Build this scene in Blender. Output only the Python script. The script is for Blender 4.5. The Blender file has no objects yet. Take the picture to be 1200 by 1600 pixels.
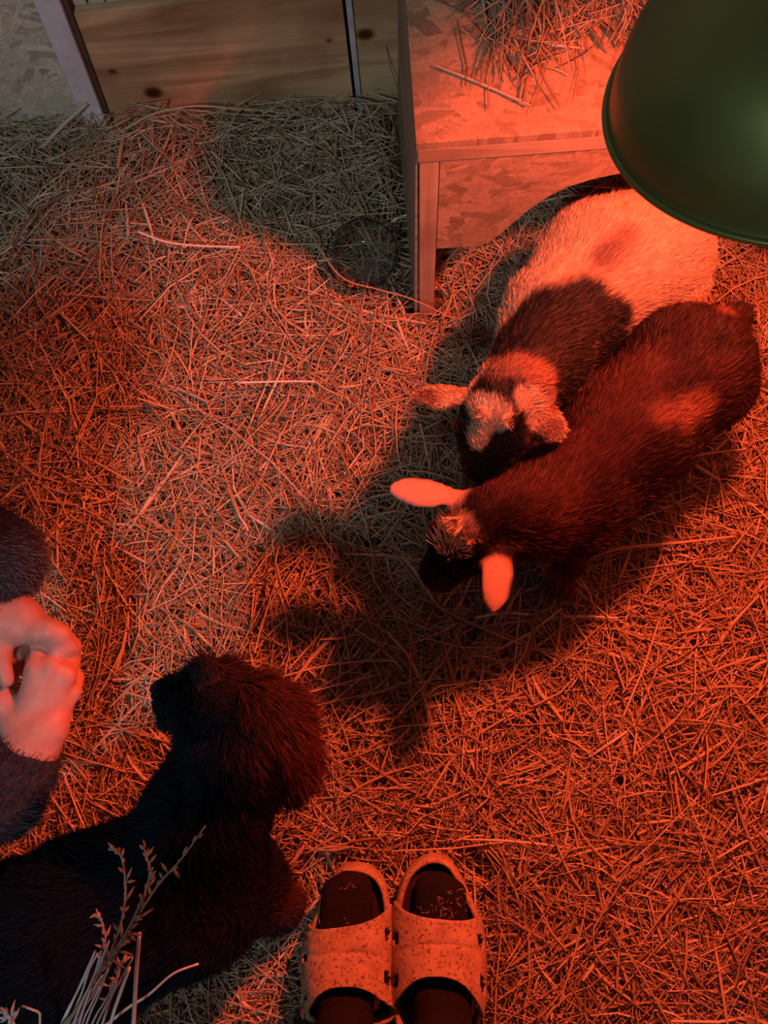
import bpy, bmesh, math, random
import numpy as np
from mathutils import Matrix, Vector

random.seed(7)
rng = np.random.default_rng(11)
SC = bpy.context.scene
COL = SC.collection

# ------------------------------------------------------------------ camera
F_PX, CAM_H = 1201.0, 1.15
NADIR = (655.0, 1060.0)
_d = np.array([(NADIR[0] - 600) / F_PX, -(NADIR[1] - 800) / F_PX, -1.0]); _d /= np.linalg.norm(_d)
_Z = -_d
_X = np.array([1.0, 0, 0]); _X -= _Z * _X.dot(_Z); _X /= np.linalg.norm(_X)
_Y = np.cross(_Z, _X)
ROT = np.array([_X, _Y, _Z])
cam_data = bpy.data.cameras.new('camera')
cam_data.sensor_fit = 'VERTICAL'; cam_data.sensor_height = 32.0
cam_data.lens = F_PX / 1600 * 32.0
cam_data.clip_start = 0.01
cam = bpy.data.objects.new('camera', cam_data); COL.objects.link(cam)
M4 = Matrix([list(ROT[0]) + [0], list(ROT[1]) + [0], list(ROT[2]) + [CAM_H], [0, 0, 0, 1]])
cam.matrix_world = M4
SC.camera = cam

def at(px, py, z):
    """surveyed point of the photograph at height z, in metres"""
    r = ROT @ np.array([(px - 600) / F_PX, -(py - 800) / F_PX, -1.0])
    t = (z - CAM_H) / r[2]
    return np.array([r[0] * t, r[1] * t, z])

# ------------------------------------------------------------------ light, exposure
w = bpy.data.worlds.new('dim_barn'); SC.world = w; w.use_nodes = True
w.node_tree.nodes['Background'].inputs[0].default_value = (0.50, 0.62, 0.80, 1)
w.node_tree.nodes['Background'].inputs[1].default_value = 0.034
LAMP_POWER = 30.5
LAMP_COLOR = (1.0, 0.100, 0.036)
l = bpy.data.lights.new('cool_lamp', 'SPOT'); l.spot_size = math.radians(76); l.spot_blend = 1.0; l.shadow_soft_size = 0.11
l.energy = 54.0; l.color = (0.80, 0.91, 1.0)
lo = bpy.data.objects.new('cool_lamp', l); COL.objects.link(lo)
lo.location = (-0.40, -0.95, 2.05)
lo.rotation_euler = (Vector((-0.34, 0.95, 0.05)) - Vector(lo.location)).to_track_quat('-Z', 'Y').to_euler()
SC.view_settings.view_transform = 'Standard'; SC.view_settings.look = 'None'
SC.view_settings.exposure = 0.0; SC.view_settings.gamma = 1.0
SC.view_settings.use_curve_mapping = False

# ------------------------------------------------------------------ materials
def new_mat(name, rough=0.7, spec=0.3, metallic=0.0):
    m = bpy.data.materials.new(name); m.use_nodes = True
    nt = m.node_tree; b = nt.nodes['Principled BSDF']
    b.inputs['Roughness'].default_value = rough
    b.inputs['Specular IOR Level'].default_value = spec
    b.inputs['Metallic'].default_value = metallic
    return m, nt, b

def N(nt, kind, **kw):
    n = nt.nodes.new(kind)
    for k, v in kw.items():
        if k in n.inputs: n.inputs[k].default_value = v
        else: setattr(n, k, v)
    return n

def ramp(nt, stops, src):
    r = nt.nodes.new('ShaderNodeValToRGB')
    el = r.color_ramp.elements
    el[0].position, el[0].color = stops[0][0], (*stops[0][1], 1)
    el[1].position, el[1].color = stops[-1][0], (*stops[-1][1], 1)
    for p, c in stops[1:-1]:
        e = el.new(p); e.color = (*c, 1)
    nt.links.new(src, r.inputs[0]); return r

def bump(nt, b, src, strength=0.3, dist=0.002):
    bp = N(nt, 'ShaderNodeBump', Strength=strength, Distance=dist)
    nt.links.new(src, bp.inputs['Height']); nt.links.new(bp.outputs[0], b.inputs['Normal'])

def mat_plain(name, c, rough=0.7, spec=0.3, metallic=0.0, var=0.25, scale=40, bs=0.0):
    m, nt, b = new_mat(name, rough, spec, metallic)
    tc = N(nt, 'ShaderNodeTexCoord')
    nz = N(nt, 'ShaderNodeTexNoise', Scale=scale, Detail=6.0); nt.links.new(tc.outputs['Object'], nz.inputs['Vector'])
    lo_, hi_ = [x * (1 - var) for x in c], [min(1, x * (1 + var)) for x in c]
    r = ramp(nt, [(0.3, lo_), (0.7, hi_)], nz.outputs[0]); nt.links.new(r.outputs[0], b.inputs['Base Color'])
    if bs: bump(nt, b, nz.outputs[0], bs)
    return m

def mat_attr(name, rough=0.6, spec=0.25, attr='col'):
    m, nt, b = new_mat(name, rough, spec)
    a = N(nt, 'ShaderNodeAttribute', attribute_name=attr)
    nt.links.new(a.outputs['Color'], b.inputs['Base Color'])
    return m

def mat_osb(name, base=(0.62, 0.47, 0.30), plane='XZ'):
    m, nt, b = new_mat(name, 0.65, 0.25)
    tc = N(nt, 'ShaderNodeTexCoord')
    prev = None
    for i, (ang, sc) in enumerate([(0.15, 0.8), (1.1, 0.95), (-0.6, 0.8), (0.5, 1.3), (-1.3, 1.0), (0.05, 1.2), (0.8, 0.9), (-0.25, 1.1)]):
        rt = N(nt, 'ShaderNodeMapping'); rt.inputs['Rotation'].default_value = (0, ang, 0) if plane == 'XZ' else (0, 0, ang)
        nt.links.new(tc.outputs['Object'], rt.inputs[0])
        mp = N(nt, 'ShaderNodeMapping')
        mp.inputs['Scale'].default_value = (20 * sc, 2, 84 * sc) if plane == 'XZ' else (20 * sc, 84 * sc, 2)
        mp.inputs['Location'].default_value = (i * 3.13, i * 1.71, i * 0.93)
        nt.links.new(rt.outputs[0], mp.inputs[0])
        v = N(nt, 'ShaderNodeTexVoronoi', Scale=1.0, Randomness=1.0); nt.links.new(mp.outputs[0], v.inputs['Vector'])
        sp = N(nt, 'ShaderNodeSeparateColor'); nt.links.new(v.outputs['Color'], sp.inputs[0])
        cr = ramp(nt, [(0.0, [x * 0.62 for x in base]), (0.3, [x * 0.90 for x in base]), (0.7, [x * 1.03 for x in base]), (1.0, [min(1, x * 1.2) for x in base])], sp.outputs[0])
        if prev is None: prev = cr.outputs[0]
        else:
            gt = N(nt, 'ShaderNodeMath', operation='GREATER_THAN'); gt.inputs[1].default_value = 0.72
            nt.links.new(sp.outputs[1], gt.inputs[0])
            mx = N(nt, 'ShaderNodeMixRGB'); nt.links.new(gt.outputs[0], mx.inputs[0])
            nt.links.new(prev, mx.inputs[1]); nt.links.new(cr.outputs[0], mx.inputs[2]); prev = mx.outputs[0]
    fine = N(nt, 'ShaderNodeTexNoise', Scale=220.0, Detail=3.0); nt.links.new(tc.outputs['Object'], fine.inputs['Vector'])
    fr = ramp(nt, [(0.3, (0.78, 0.78, 0.78)), (0.7, (1.08, 1.08, 1.08))], fine.outputs[0])
    mu = N(nt, 'ShaderNodeMixRGB', blend_type='MULTIPLY'); mu.inputs[0].default_value = 1
    nt.links.new(prev, mu.inputs[1]); nt.links.new(fr.outputs[0], mu.inputs[2])
    nt.links.new(mu.outputs[0], b.inputs['Base Color']); bump(nt, b, mu.outputs[0], 0.35, 0.0015)
    return m

def mat_pine(name, c1, c2, axis='X', knots=(), scale=1.0):
    m, nt, b = new_mat(name, 0.55, 0.3)
    tc = N(nt, 'ShaderNodeTexCoord'); mp = N(nt, 'ShaderNodeMapping')
    s = {'X': (1.2, 14, 14), 'Z': (14, 14, 1.2)}[axis]
    mp.inputs['Scale'].default_value = [x * scale for x in s]
    nt.links.new(tc.outputs['Object'], mp.inputs[0])
    # the grain bends round each knot
    vec = mp.outputs[0]
    nz = N(nt, 'ShaderNodeTexNoise', Scale=1.3, Detail=5.0, Distortion=0.6); nt.links.new(vec, nz.inputs['Vector'])
    mul = N(nt, 'ShaderNodeMath', operation='MULTIPLY'); mul.inputs[1].default_value = 7.0
    nt.links.new(nz.outputs[0], mul.inputs[0])
    fr = N(nt, 'ShaderNodeMath', operation='PINGPONG'); fr.inputs[1].default_value = 1.0
    nt.links.new(mul.outputs[0], fr.inputs[0])
    r = ramp(nt, [(0.0, c1), (0.75, c2), (1.0, [x * 1.08 for x in c2])], fr.outputs[0])
    big = N(nt, 'ShaderNodeTexNoise', Scale=7.0, Detail=4.0); nt.links.new(tc.outputs['Object'], big.inputs['Vector'])
    br = ramp(nt, [(0.32, (0.62, 0.55, 0.50)), (0.62, (1.05, 1.05, 1.05))], big.outputs[0])
    mu = N(nt, 'ShaderNodeMixRGB', blend_type='MULTIPLY'); mu.inputs[0].default_value = 1
    nt.links.new(r.outputs[0], mu.inputs[1]); nt.links.new(br.outputs[0], mu.inputs[2])
    out = mu.outputs[0]
    for (kx, kz, rad) in knots:
        d = N(nt, 'ShaderNodeVectorMath', operation='DISTANCE'); d.inputs[1].default_value = (kx, 0.0, kz)
        sx = N(nt, 'ShaderNodeVectorMath', operation='MULTIPLY'); sx.inputs[1].default_value = (0.8, 0.0, 1.0)
        nt.links.new(tc.outputs['Object'], sx.inputs[0]); d.inputs[1].default_value = (kx * 0.8, 0, kz)
        nt.links.new(sx.outputs[0], d.inputs[0])
        kr = ramp(nt, [(0.0, (0.10, 0.05, 0.03)), (rad * 0.8, (0.16, 0.08, 0.04)), (rad, (0.34, 0.19, 0.10)), (rad * 1.6, (1, 1, 1))], d.outputs['Value'])
        m2 = N(nt, 'ShaderNodeMixRGB', blend_type='MULTIPLY'); m2.inputs[0].default_value = 1
        nt.links.new(out, m2.inputs[1]); nt.links.new(kr.outputs[0], m2.inputs[2]); out = m2.outputs[0]
    nt.links.new(out, b.inputs['Base Color']); bump(nt, b, fr.outputs[0], 0.12, 0.001)
    return m

MAT = {}
MAT['straw'] = mat_attr('straw', 0.45, 0.45)
MAT['fur'] = mat_attr('fur', 0.55, 0.35)
MAT['dog_fur'] = mat_attr('dog_fur', 0.7, 0.12)
MAT['coat_skin'] = mat_attr('coat_skin', 0.8, 0.1)
MAT['osb'] = mat_osb('oriented_strand_board', (0.50, 0.32, 0.18))
MAT['osb_top'] = mat_osb('strand_board_top', (0.47, 0.30, 0.17), 'XY')
MAT['osb_wall'] = mat_osb('pale_strand_board', (0.72, 0.66, 0.50))
MAT['batten'] = mat_pine('sawn_batten', (0.45, 0.30, 0.18), (0.56, 0.39, 0.24), 'X', scale=2.0)
MAT['leg'] = mat_pine('sawn_leg', (0.48, 0.33, 0.20), (0.58, 0.42, 0.27), 'Z', scale=2.0)
MAT['pine'] = mat_pine('pine_board', (0.46, 0.28, 0.14), (0.72, 0.48, 0.27), 'X', knots=[(-0.097, 0.066, 0.010), (-0.145, 0.118, 0.0035), (-0.19, 0.165, 0.003), (0.205, 0.135, 0.003)])
MAT['pine2'] = mat_pine('pine_board_end', (0.44, 0.31, 0.16), (0.60, 0.45, 0.25), 'X', knots=[(0.262, 0.135, 0.009)])
MAT['post'] = mat_plain('whitewashed_post', (0.74, 0.71, 0.76), 0.6, var=0.15, scale=30)
MAT['strip'] = mat_plain('grey_strip', (0.50, 0.52, 0.52), 0.6, var=0.2)
MAT['dark_wood'] = mat_plain('dark_recess_wood', (0.10, 0.065, 0.045), 0.8)
MAT['pale_slat'] = mat_plain('pale_slat', (0.62, 0.57, 0.50), 0.6, var=0.2)
MAT['side'] = mat_osb('shaded_strand_board', (0.34, 0.31, 0.23))  # greyer strand board: shade of the bench's unlit side put into the colour
MAT['floor'] = mat_plain('trodden_litter', (0.13, 0.085, 0.045), 0.95, var=0.6, scale=90, bs=0.6)
MAT['slide'] = None
MAT['insole'] = mat_plain('dark_insole', (0.030, 0.016, 0.013), 0.75, var=0.4, scale=120, bs=0.3)
MAT['sock'] = mat_plain('dark_sock', (0.011, 0.006, 0.006), 0.9, var=0.35, scale=150, bs=0.4)
MAT['hoof'] = mat_plain('hoof', (0.08, 0.06, 0.05), 0.5)
MAT['eye'] = mat_plain('dark_eye', (0.03, 0.016, 0.008), 0.08, 0.6, var=0.1)
MAT['nose'] = mat_plain('wet_nose', (0.01, 0.009, 0.009), 0.5, 0.3, var=0.2)
MAT['trousers'] = mat_plain('dark_trousers', (0.05, 0.05, 0.06), 0.9, var=0.3, scale=80)
MAT['jacket'] = mat_plain('dark_fleece', (0.045, 0.045, 0.06), 0.95, 0.1, var=0.4, scale=120, bs=0.5)
MAT['hair'] = mat_plain('brown_hair', (0.07, 0.045, 0.03), 0.6, var=0.3)
m, nt, b = new_mat('skin', 0.5, 0.35)
tc = N(nt, 'ShaderNodeTexCoord'); nz = N(nt, 'ShaderNodeTexNoise', Scale=60.0, Detail=4.0); nt.links.new(tc.outputs['Object'], nz.inputs['Vector'])
r = ramp(nt, [(0.3, (0.60, 0.29, 0.23)), (0.7, (0.70, 0.37, 0.30))], nz.outputs[0]); nt.links.new(r.outputs[0], b.inputs['Base Color'])
nz2 = N(nt, 'ShaderNodeTexNoise', Scale=420.0, Detail=3.0); nt.links.new(tc.outputs['Object'], nz2.inputs['Vector'])
bump(nt, b, nz2.outputs[0], 0.12, 0.0008)
b.inputs['Subsurface Weight'].default_value = 0.12; b.inputs['Subsurface Radius'].default_value = (0.008, 0.003, 0.002)
MAT['skin'] = m
# speckled foam clog
m, nt, b = new_mat('speckled_foam', 0.6, 0.3)
tc = N(nt, 'ShaderNodeTexCoord')
nz = N(nt, 'ShaderNodeTexNoise', Scale=42.0, Detail=5.0, Roughness=0.7); nt.links.new(tc.outputs['Object'], nz.inputs['Vector'])
vo = N(nt, 'ShaderNodeTexNoise', Scale=260.0, Detail=2.0); nt.links.new(tc.outputs['Object'], vo.inputs['Vector'])
r1 = ramp(nt, [(0.32, (0.40, 0.27, 0.17)), (0.62, (0.60, 0.43, 0.27))], nz.outputs[0])
r2 = ramp(nt, [(0.36, (0.42, 0.33, 0.30)), (0.43, (1, 1, 1))], vo.outputs[0])
mu = N(nt, 'ShaderNodeMixRGB', blend_type='MULTIPLY'); mu.inputs[0].default_value = 1
nt.links.new(r1.outputs[0], mu.inputs[1]); nt.links.new(r2.outputs[0], mu.inputs[2])
nt.links.new(mu.outputs[0], b.inputs['Base Color']); bump(nt, b, vo.outputs[0], 0.15, 0.0006)
MAT['slide'] = m
# green enamelled metal shade
m, nt, b = new_mat('green_metal', 0.36, 0.5, 0.8)
tc = N(nt, 'ShaderNodeTexCoord')
nz = N(nt, 'ShaderNodeTexNoise', Scale=4.0, Detail=3.0); nt.links.new(tc.outputs['Object'], nz.inputs['Vector'])
r = ramp(nt, [(0.3, (0.17, 0.18, 0.06)), (0.7, (0.29, 0.33, 0.10))], nz.outputs[0]); nt.links.new(r.outputs[0], b.inputs['Base Color'])
b.inputs['Anisotropic'].default_value = 0.5
MAT['shade'] = m
m, nt, b = new_mat('white_reflector', 0.35, 0.5, 0.0); b.inputs['Base Color'].default_value = (0.8, 0.8, 0.8, 1); MAT['reflector'] = m
MAT['black'] = mat_plain('black_plastic', (0.02, 0.02, 0.02), 0.5, 0.4)
m = bpy.data.materials.new('red_bulb'); m.use_nodes = True; nt = m.node_tree; nt.nodes.clear()
e = N(nt, 'ShaderNodeEmission'); e.inputs[0].default_value = (*LAMP_COLOR, 1); e.inputs[1].default_value = 6.0
o = N(nt, 'ShaderNodeOutputMaterial'); nt.links.new(e.outputs[0], o.inputs[0]); MAT['bulb'] = m
m, nt, b = new_mat('clear_glass', 0.03, 0.5); b.inputs['Transmission Weight'].default_value = 1.0
b.inputs['Base Color'].default_value = (0.93, 0.96, 0.95, 1); b.inputs['IOR'].default_value = 1.45; MAT['glass'] = m

# ------------------------------------------------------------------ object helpers
def fast_mesh(name, verts, faces, col=None, smooth=False):
    """verts (n,3); faces: list of int arrays (m,k)"""
    me = bpy.data.meshes.new(name)
    verts = np.asarray(verts, dtype=np.float32)
    me.vertices.add(len(verts)); me.vertices.foreach_set('co', verts.ravel())
    if not isinstance(faces, (list, tuple)): faces = [faces]
    faces = [np.asarray(f, dtype=np.int32) for f in faces if len(f)]
    loops = np.concatenate([f.ravel() for f in faces])
    tot = np.concatenate([np.full(len(f), f.shape[1], dtype=np.int32) for f in faces])
    start = np.concatenate([[0], np.cumsum(tot)[:-1]]).astype(np.int32)
    me.loops.add(len(loops)); me.loops.foreach_set('vertex_index', loops)
    me.polygons.add(len(tot)); me.polygons.foreach_set('loop_start', start); me.polygons.foreach_set('loop_total', tot)
    if smooth: me.polygons.foreach_set('use_smooth', np.ones(len(tot), dtype=bool))
    if col is not None:
        a = me.attributes.new('col', 'FLOAT_COLOR', 'POINT')
        c4 = np.ones((len(verts), 4), dtype=np.float32); c4[:, :3] = col
        a.data.foreach_set('color', c4.ravel())
    me.update(); me.validate()
    return me

def link(name, me, mat, parent=None, loc=None, kind=None, label=None):
    o = bpy.data.objects.new(name, me); COL.objects.link(o)
    if mat is not None: o.data.materials.append(mat)
    if parent is not None: o.parent = parent
    if loc is not None: o.location = loc
    if kind: o['kind'] = kind
    if label: o['label'] = label
    return o

def thing(name, label, cat, loc, rotz=0.0, group=None):
    o = bpy.data.objects.new(name, None); COL.objects.link(o)
    o.empty_display_size = 0.05
    o.location = loc; o.rotation_euler = (0, 0, rotz); o['label'] = label; o['category'] = cat
    if group: o['group'] = group
    return o

def tag(o, label, cat, group=None):
    o['label'] = label; o['category'] = cat
    if group: o['group'] = group
    return o

def from_bm(name, bm, smooth=False):
    bmesh.ops.recalc_face_normals(bm, faces=bm.faces)
    me = bpy.data.meshes.new(name); bm.to_mesh(me); bm.free()
    if smooth: me.polygons.foreach_set('use_smooth', np.ones(len(me.polygons), dtype=bool))
    return me

def box_bm(x0, x1, y0, y1, z0, z1, bev=0.0015, bm=None, lean=0.0):
    new = bmesh.new()
    vs = [new.verts.new((x + lean * (z - z0), y, z)) for x in (x0, x1) for y in (y0, y1) for z in (z0, z1)]
    for f in ((0, 1, 3, 2), (4, 6, 7, 5), (0, 4, 5, 1), (2, 3, 7, 6), (0, 2, 6, 4), (1, 5, 7, 3)):
        new.faces.new([vs[i] for i in f])
    if bev: bmesh.ops.bevel(new, geom=new.edges[:], offset=bev, segments=2, affect='EDGES', profile=0.6)
    return new

def apron_bm(edge, ztop, y0, y1):
    """board whose lower edge follows the given x,z line, sawn square at both ends"""
    new = bmesh.new(); R_ = []
    for x, z in edge: R_.append([new.verts.new(p) for p in ((x, y0, z), (x, y0, ztop), (x, y1, ztop), (x, y1, z))])
    for a, b in zip(R_, R_[1:]):
        for i in range(4): new.faces.new((a[i], b[i], b[(i + 1) % 4], a[(i + 1) % 4]))
    new.faces.new(R_[0]); new.faces.new(R_[-1][::-1])
    return new

def lathe(profile, seg=48, closed=False):
    p = np.array(profile); n = len(p); a = np.linspace(0, 2 * np.pi, seg, endpoint=False)
    v = np.stack([p[:, None, 0] * np.cos(a), p[:, None, 0] * np.sin(a), np.repeat(p[:, 1:2], seg, 1)], -1).reshape(-1, 3)
    f = []
    for i in range(n if closed else n - 1):
        j = (i + 1) % n
        k = np.arange(seg); k2 = (k + 1) % seg
        f.append(np.stack([i * seg + k, i * seg + k2, j * seg + k2, j * seg + k], 1))
    return v, np.concatenate(f)

def tube(pts, radii, seg=7):
    pts = np.array(pts, float); n = len(pts)
    radii = np.broadcast_to(np.array(radii, float), (n,))
    t = np.gradient(pts, axis=0); t /= np.linalg.norm(t, axis=1)[:, None] + 1e-9
    ref = np.array([0.31, 0.17, 0.93]); u = np.cross(t, ref); u /= np.linalg.norm(u, axis=1)[:, None]; v = np.cross(t, u)
    a = np.linspace(0, 2 * np.pi, seg, endpoint=False)
    P = pts[:, None] + radii[:, None, None] * (u[:, None] * np.cos(a)[None, :, None] + v[:, None] * np.sin(a)[None, :, None])
    V = P.reshape(-1, 3); f = []
    for i in range(n - 1):
        k = np.arange(seg); k2 = (k + 1) % seg
        f.append(np.stack([i * seg + k, i * seg + k2, (i + 1) * seg + k2, (i + 1) * seg + k], 1))
    V = np.concatenate([V, pts[:1], pts[-1:]]); e = n * seg; k = np.arange(seg); k2 = (k + 1) % seg
    tri = np.concatenate([np.stack([k2, k, np.full(seg, e)], 1), np.stack([(n - 1) * seg + k, (n - 1) * seg + k2, np.full(seg, e + 1)], 1)])
    return V, [np.concatenate(f), tri]

def spline(ctrl, n=16):
    c = np.array(ctrl, float); c = np.concatenate([[2 * c[0] - c[1]], c, [2 * c[-1] - c[-2]]])
    out = []
    m_ = len(c) - 3
    for i in range(m_):
        p0, p1, p2, p3 = c[i:i + 4]
        for t in np.linspace(0, 1, max(2, n // m_), endpoint=(i == m_ - 1)):
            out.append(0.5 * (2 * p1 + (p2 - p0) * t + (2 * p0 - 5 * p1 + 4 * p2 - p3) * t * t + (3 * p1 - p0 - 3 * p2 + p3) * t ** 3))
    return np.array(out)

# ------------------------------------------------------------------ bodies: smooth-blended tapered limbs, skinned by surface nets
class Body:
    def __init__(s): s.p = []
    def limb(s, a, b, ra, rb, k=0.02, flow=None, tag=0, flat=None):
        a, b = np.array(a, float), np.array(b, float)
        fl = (b - a) / (np.linalg.norm(b - a) + 1e-9) if flow is None else np.array(flow, float)
        s.p.append((a, b, ra, rb, k, fl, tag, flat)); return s
    def chain(s, pts, rs, k=0.02, flow=None, tag=0, flat=None):
        for i in range(len(pts) - 1): s.limb(pts[i], pts[i + 1], rs[i], rs[i + 1], k, flow, tag, flat)
        return s
    def ball(s, c, r, k=0.02, flow=(0, 0, -1), tag=0, flat=None):
        c = np.array(c, float); return s.limb(c, c + 1e-4, r, r, k, flow, tag, flat)
    def sdf(s, P, which=False):
        D = np.full(len(P), 1e3); best = np.full(len(P), 1e3); idx = np.zeros(len(P), int)
        for i, (a, b, ra, rb, k, fl, tg, flat) in enumerate(s.p):
            ab = b - a; q = P - a; t = np.clip(q @ ab / (ab @ ab + 1e-12), 0, 1)
            v = q - t[:, None] * ab
            if flat is not None:                       # flattened limb: squeeze along the given direction
                nrm, fac = flat; nrm = np.array(nrm, float); nrm /= np.linalg.norm(nrm)
                v = v + (v @ nrm)[:, None] * nrm * (fac - 1)
            d = np.linalg.norm(v, axis=1) - (ra + (rb - ra) * t)
            if flat is not None: d = d / max(1.0, flat[1] * 0.75)
            if which:
                m_ = d < best; best[m_] = d[m_]; idx[m_] = i
            h = np.clip(0.5 + 0.5 * (D - d) / k, 0, 1)
            D = D * (1 - h) + d * h - k * h * (1 - h)
        return (D, idx) if which else D
    def bounds(s):
        lo = np.min([np.minimum(p[0] - p[2], p[1] - p[3]) for p in s.p], 0); hi = np.max([np.maximum(p[0] + p[2], p[1] + p[3]) for p in s.p], 0)
        return lo, hi
    def mesh(s, h, noise=0.0):
        lo, hi = s.bounds(); lo = lo - 3 * h - 0.01; hi = hi + 3 * h + 0.01
        n = np.ceil((hi - lo) / h).astype(int) + 1
        g = [lo[i] + h * np.arange(n[i]) for i in range(3)]
        B = 6                                           # only blocks near the skin are sampled finely
        nb = -(-n // B); F = np.empty(nb * B, np.float32)
        cc = np.stack(np.meshgrid(*[lo[i] + h * (np.arange(nb[i]) * B + (B - 1) / 2) for i in range(3)], indexing='ij'), -1).reshape(-1, 3)
        dc = s.sdf(cc).reshape(nb)
        F[:] = np.repeat(np.repeat(np.repeat(dc, B, 0), B, 1), B, 2)
        near = np.argwhere(np.abs(dc) < h * B * 1.6 + 0.004)
        loc = np.stack(np.meshgrid(*[np.arange(B)] * 3, indexing='ij'), -1).reshape(-1, 3)
        for c0 in range(0, len(near), 2000):
            I = (near[c0:c0 + 2000, None] * B + loc[None]).reshape(-1, 3)
            F[I[:, 0], I[:, 1], I[:, 2]] = s.sdf(lo + h * I)
        return surface_nets(F, lo, h)

def surface_nets(F, lo, h):
    S = F < 0
    c = [S[i:S.shape[0] - 1 + i, j:S.shape[1] - 1 + j, k:S.shape[2] - 1 + k] for i in (0, 1) for j in (0, 1) for k in (0, 1)]
    cnt = sum(x.astype(np.int8) for x in c)
    act = np.argwhere((cnt > 0) & (cnt < 8))
    ids = -np.ones(cnt.shape, np.int64); ids[tuple(act.T)] = np.arange(len(act))
    acc = np.zeros((len(act), 3)); num = np.zeros(len(act))
    cs = [(i, j, k) for i in (0, 1) for j in (0, 1) for k in (0, 1)]
    for p in cs:
        for ax in range(3):
            if p[ax] == 1: continue
            q = list(p); q[ax] = 1
            fa = F[tuple((act + p).T)]; fb = F[tuple((act + q).T)]
            m_ = (fa < 0) != (fb < 0)
            t = np.where(m_, fa / (fa - fb + 1e-12), 0)
            pos = np.array(p)[None, :] + np.zeros((len(act), 3)); pos[:, ax] += t
            acc[m_] += pos[m_]; num[m_] += 1
    V = lo + h * (act + acc / num[:, None])
    quads = []
    for ax in range(3):
        sl0 = [slice(None)] * 3; sl1 = [slice(None)] * 3
        sl0[ax] = slice(0, -1); sl1[ax] = slice(1, None)
        a, b2 = S[tuple(sl0)], S[tuple(sl1)]
        for sign in (0, 1):
            e = np.argwhere((a & ~b2) if sign == 0 else (~a & b2))
            o1, o2 = (ax + 1) % 3, (ax + 2) % 3
            e = e[(e[:, o1] > 0) & (e[:, o2] > 0)]
            e = e[(e[:, o1] < ids.shape[o1]) & (e[:, o2] < ids.shape[o2])]
            d1 = np.zeros(3, int); d1[o1] = 1; d2 = np.zeros(3, int); d2[o2] = 1
            q = [ids[tuple((e - d1 - d2).T)], ids[tuple((e - d2).T)], ids[tuple(e.T)], ids[tuple((e - d1).T)]]
            if sign: q = q[::-1]
            quads.append(np.stack(q, 1))
    return V, np.concatenate(quads)

def relax(V, Q, it=2, lam=0.5):
    V = V.copy()
    E = np.concatenate([Q[:, [0, 1]], Q[:, [1, 2]], Q[:, [2, 3]], Q[:, [3, 0]]])
    for _ in range(it):
        S_ = np.zeros_like(V); n = np.zeros(len(V))
        for a, b2 in ((0, 1), (1, 0)):
            np.add.at(S_, E[:, a], V[E[:, b2]]); np.add.at(n, E[:, a], 1)
        V += lam * (S_ / n[:, None] - V)
    return V

def wobble(P, s, seed=0):
    """cheap smooth pseudo-noise in -1..1"""
    r = np.random.default_rng(seed); o = 0
    for i in range(5):
        k = r.normal(size=3) * s * (1 + 0.5 * i); o = o + np.sin(P @ k + r.uniform(0, 6.28)) / (1 + 0.3 * i)
    return o / 3.2

def surf_normals(V, Q):
    n = np.cross(V[Q[:, 2]] - V[Q[:, 0]], V[Q[:, 3]] - V[Q[:, 1]]); return n

def grow_fur(V, Q, body, count, length, colour, lift=0.35, width=0.0009, curl=0.0, seed=1, keep=None, clear=()):
    """hair strands as slim tapering blades rooted on the skin"""
    r = np.random.default_rng(seed)
    n = surf_normals(V, Q); area = np.linalg.norm(n, axis=1) / 2
    f = r.choice(len(Q), count, p=area / area.sum())
    a, b2 = r.random((2, count, 1))
    c = V[Q[f]]
    P = (c[:, 0] * (1 - a) + c[:, 1] * a) * (1 - b2) + (c[:, 3] * (1 - a) + c[:, 2] * a) * b2
    nn = n[f] / (np.linalg.norm(n[f], axis=1)[:, None] + 1e-12)
    _, idx = body.sdf(P, True)
    fl = np.array([p[5] for p in body.p])[idx]; tg = np.array([p[6] for p in body.p])[idx]
    L = length(P, tg, nn)
    ok = L > 0
    for e_ in clear: ok &= np.linalg.norm(P - e_, axis=1) > .0095
    if keep is not None: ok &= keep(P, tg)
    P, nn, fl, tg, L = P[ok], nn[ok], fl[ok], tg[ok], L[ok]; m_ = len(P)
    T = fl - (fl * nn).sum(1)[:, None] * nn; T /= np.linalg.norm(T, axis=1)[:, None] + 1e-9
    T = T + 0.28 * np.stack([wobble(P, 45, seed + 3), wobble(P, 45, seed + 4), wobble(P, 45, seed + 5)], 1) + r.normal(0, 0.16, (m_, 3))
    D = T * (1 - lift) + nn * lift * 1.2; D /= np.linalg.norm(D, axis=1)[:, None]
    L = (L * r.uniform(0.65, 1.2, m_))[:, None]
    side = np.cross(D, nn + r.normal(0, 0.5, (m_, 3))); side /= np.linalg.norm(side, axis=1)[:, None] + 1e-9
    wd = width * r.uniform(0.6, 1.3, (m_, 1))
    bend = T * 0.25 + np.array([0, 0, -0.12]) + curl * r.normal(0, 1, (m_, 3))
    p0 = P - nn * 0.001; p1 = P + D * L * 0.5; p2 = P + D * L + bend * L * 0.45
    VV = np.stack([p0 - side * wd, p0 + side * wd, p1 + side * wd * 0.8, p1 - side * wd * 0.8, p2], 1).reshape(-1, 3)
    k = np.arange(m_)[:, None] * 5
    col = colour(P, tg) * r.uniform(0.72, 1.25, (m_, 1))
    return fast_mesh('fur', VV, [k + np.array([0, 1, 2, 3]), k + np.array([3, 2, 4])], np.repeat(np.clip(col, 0, 1), 5, 0))

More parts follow.
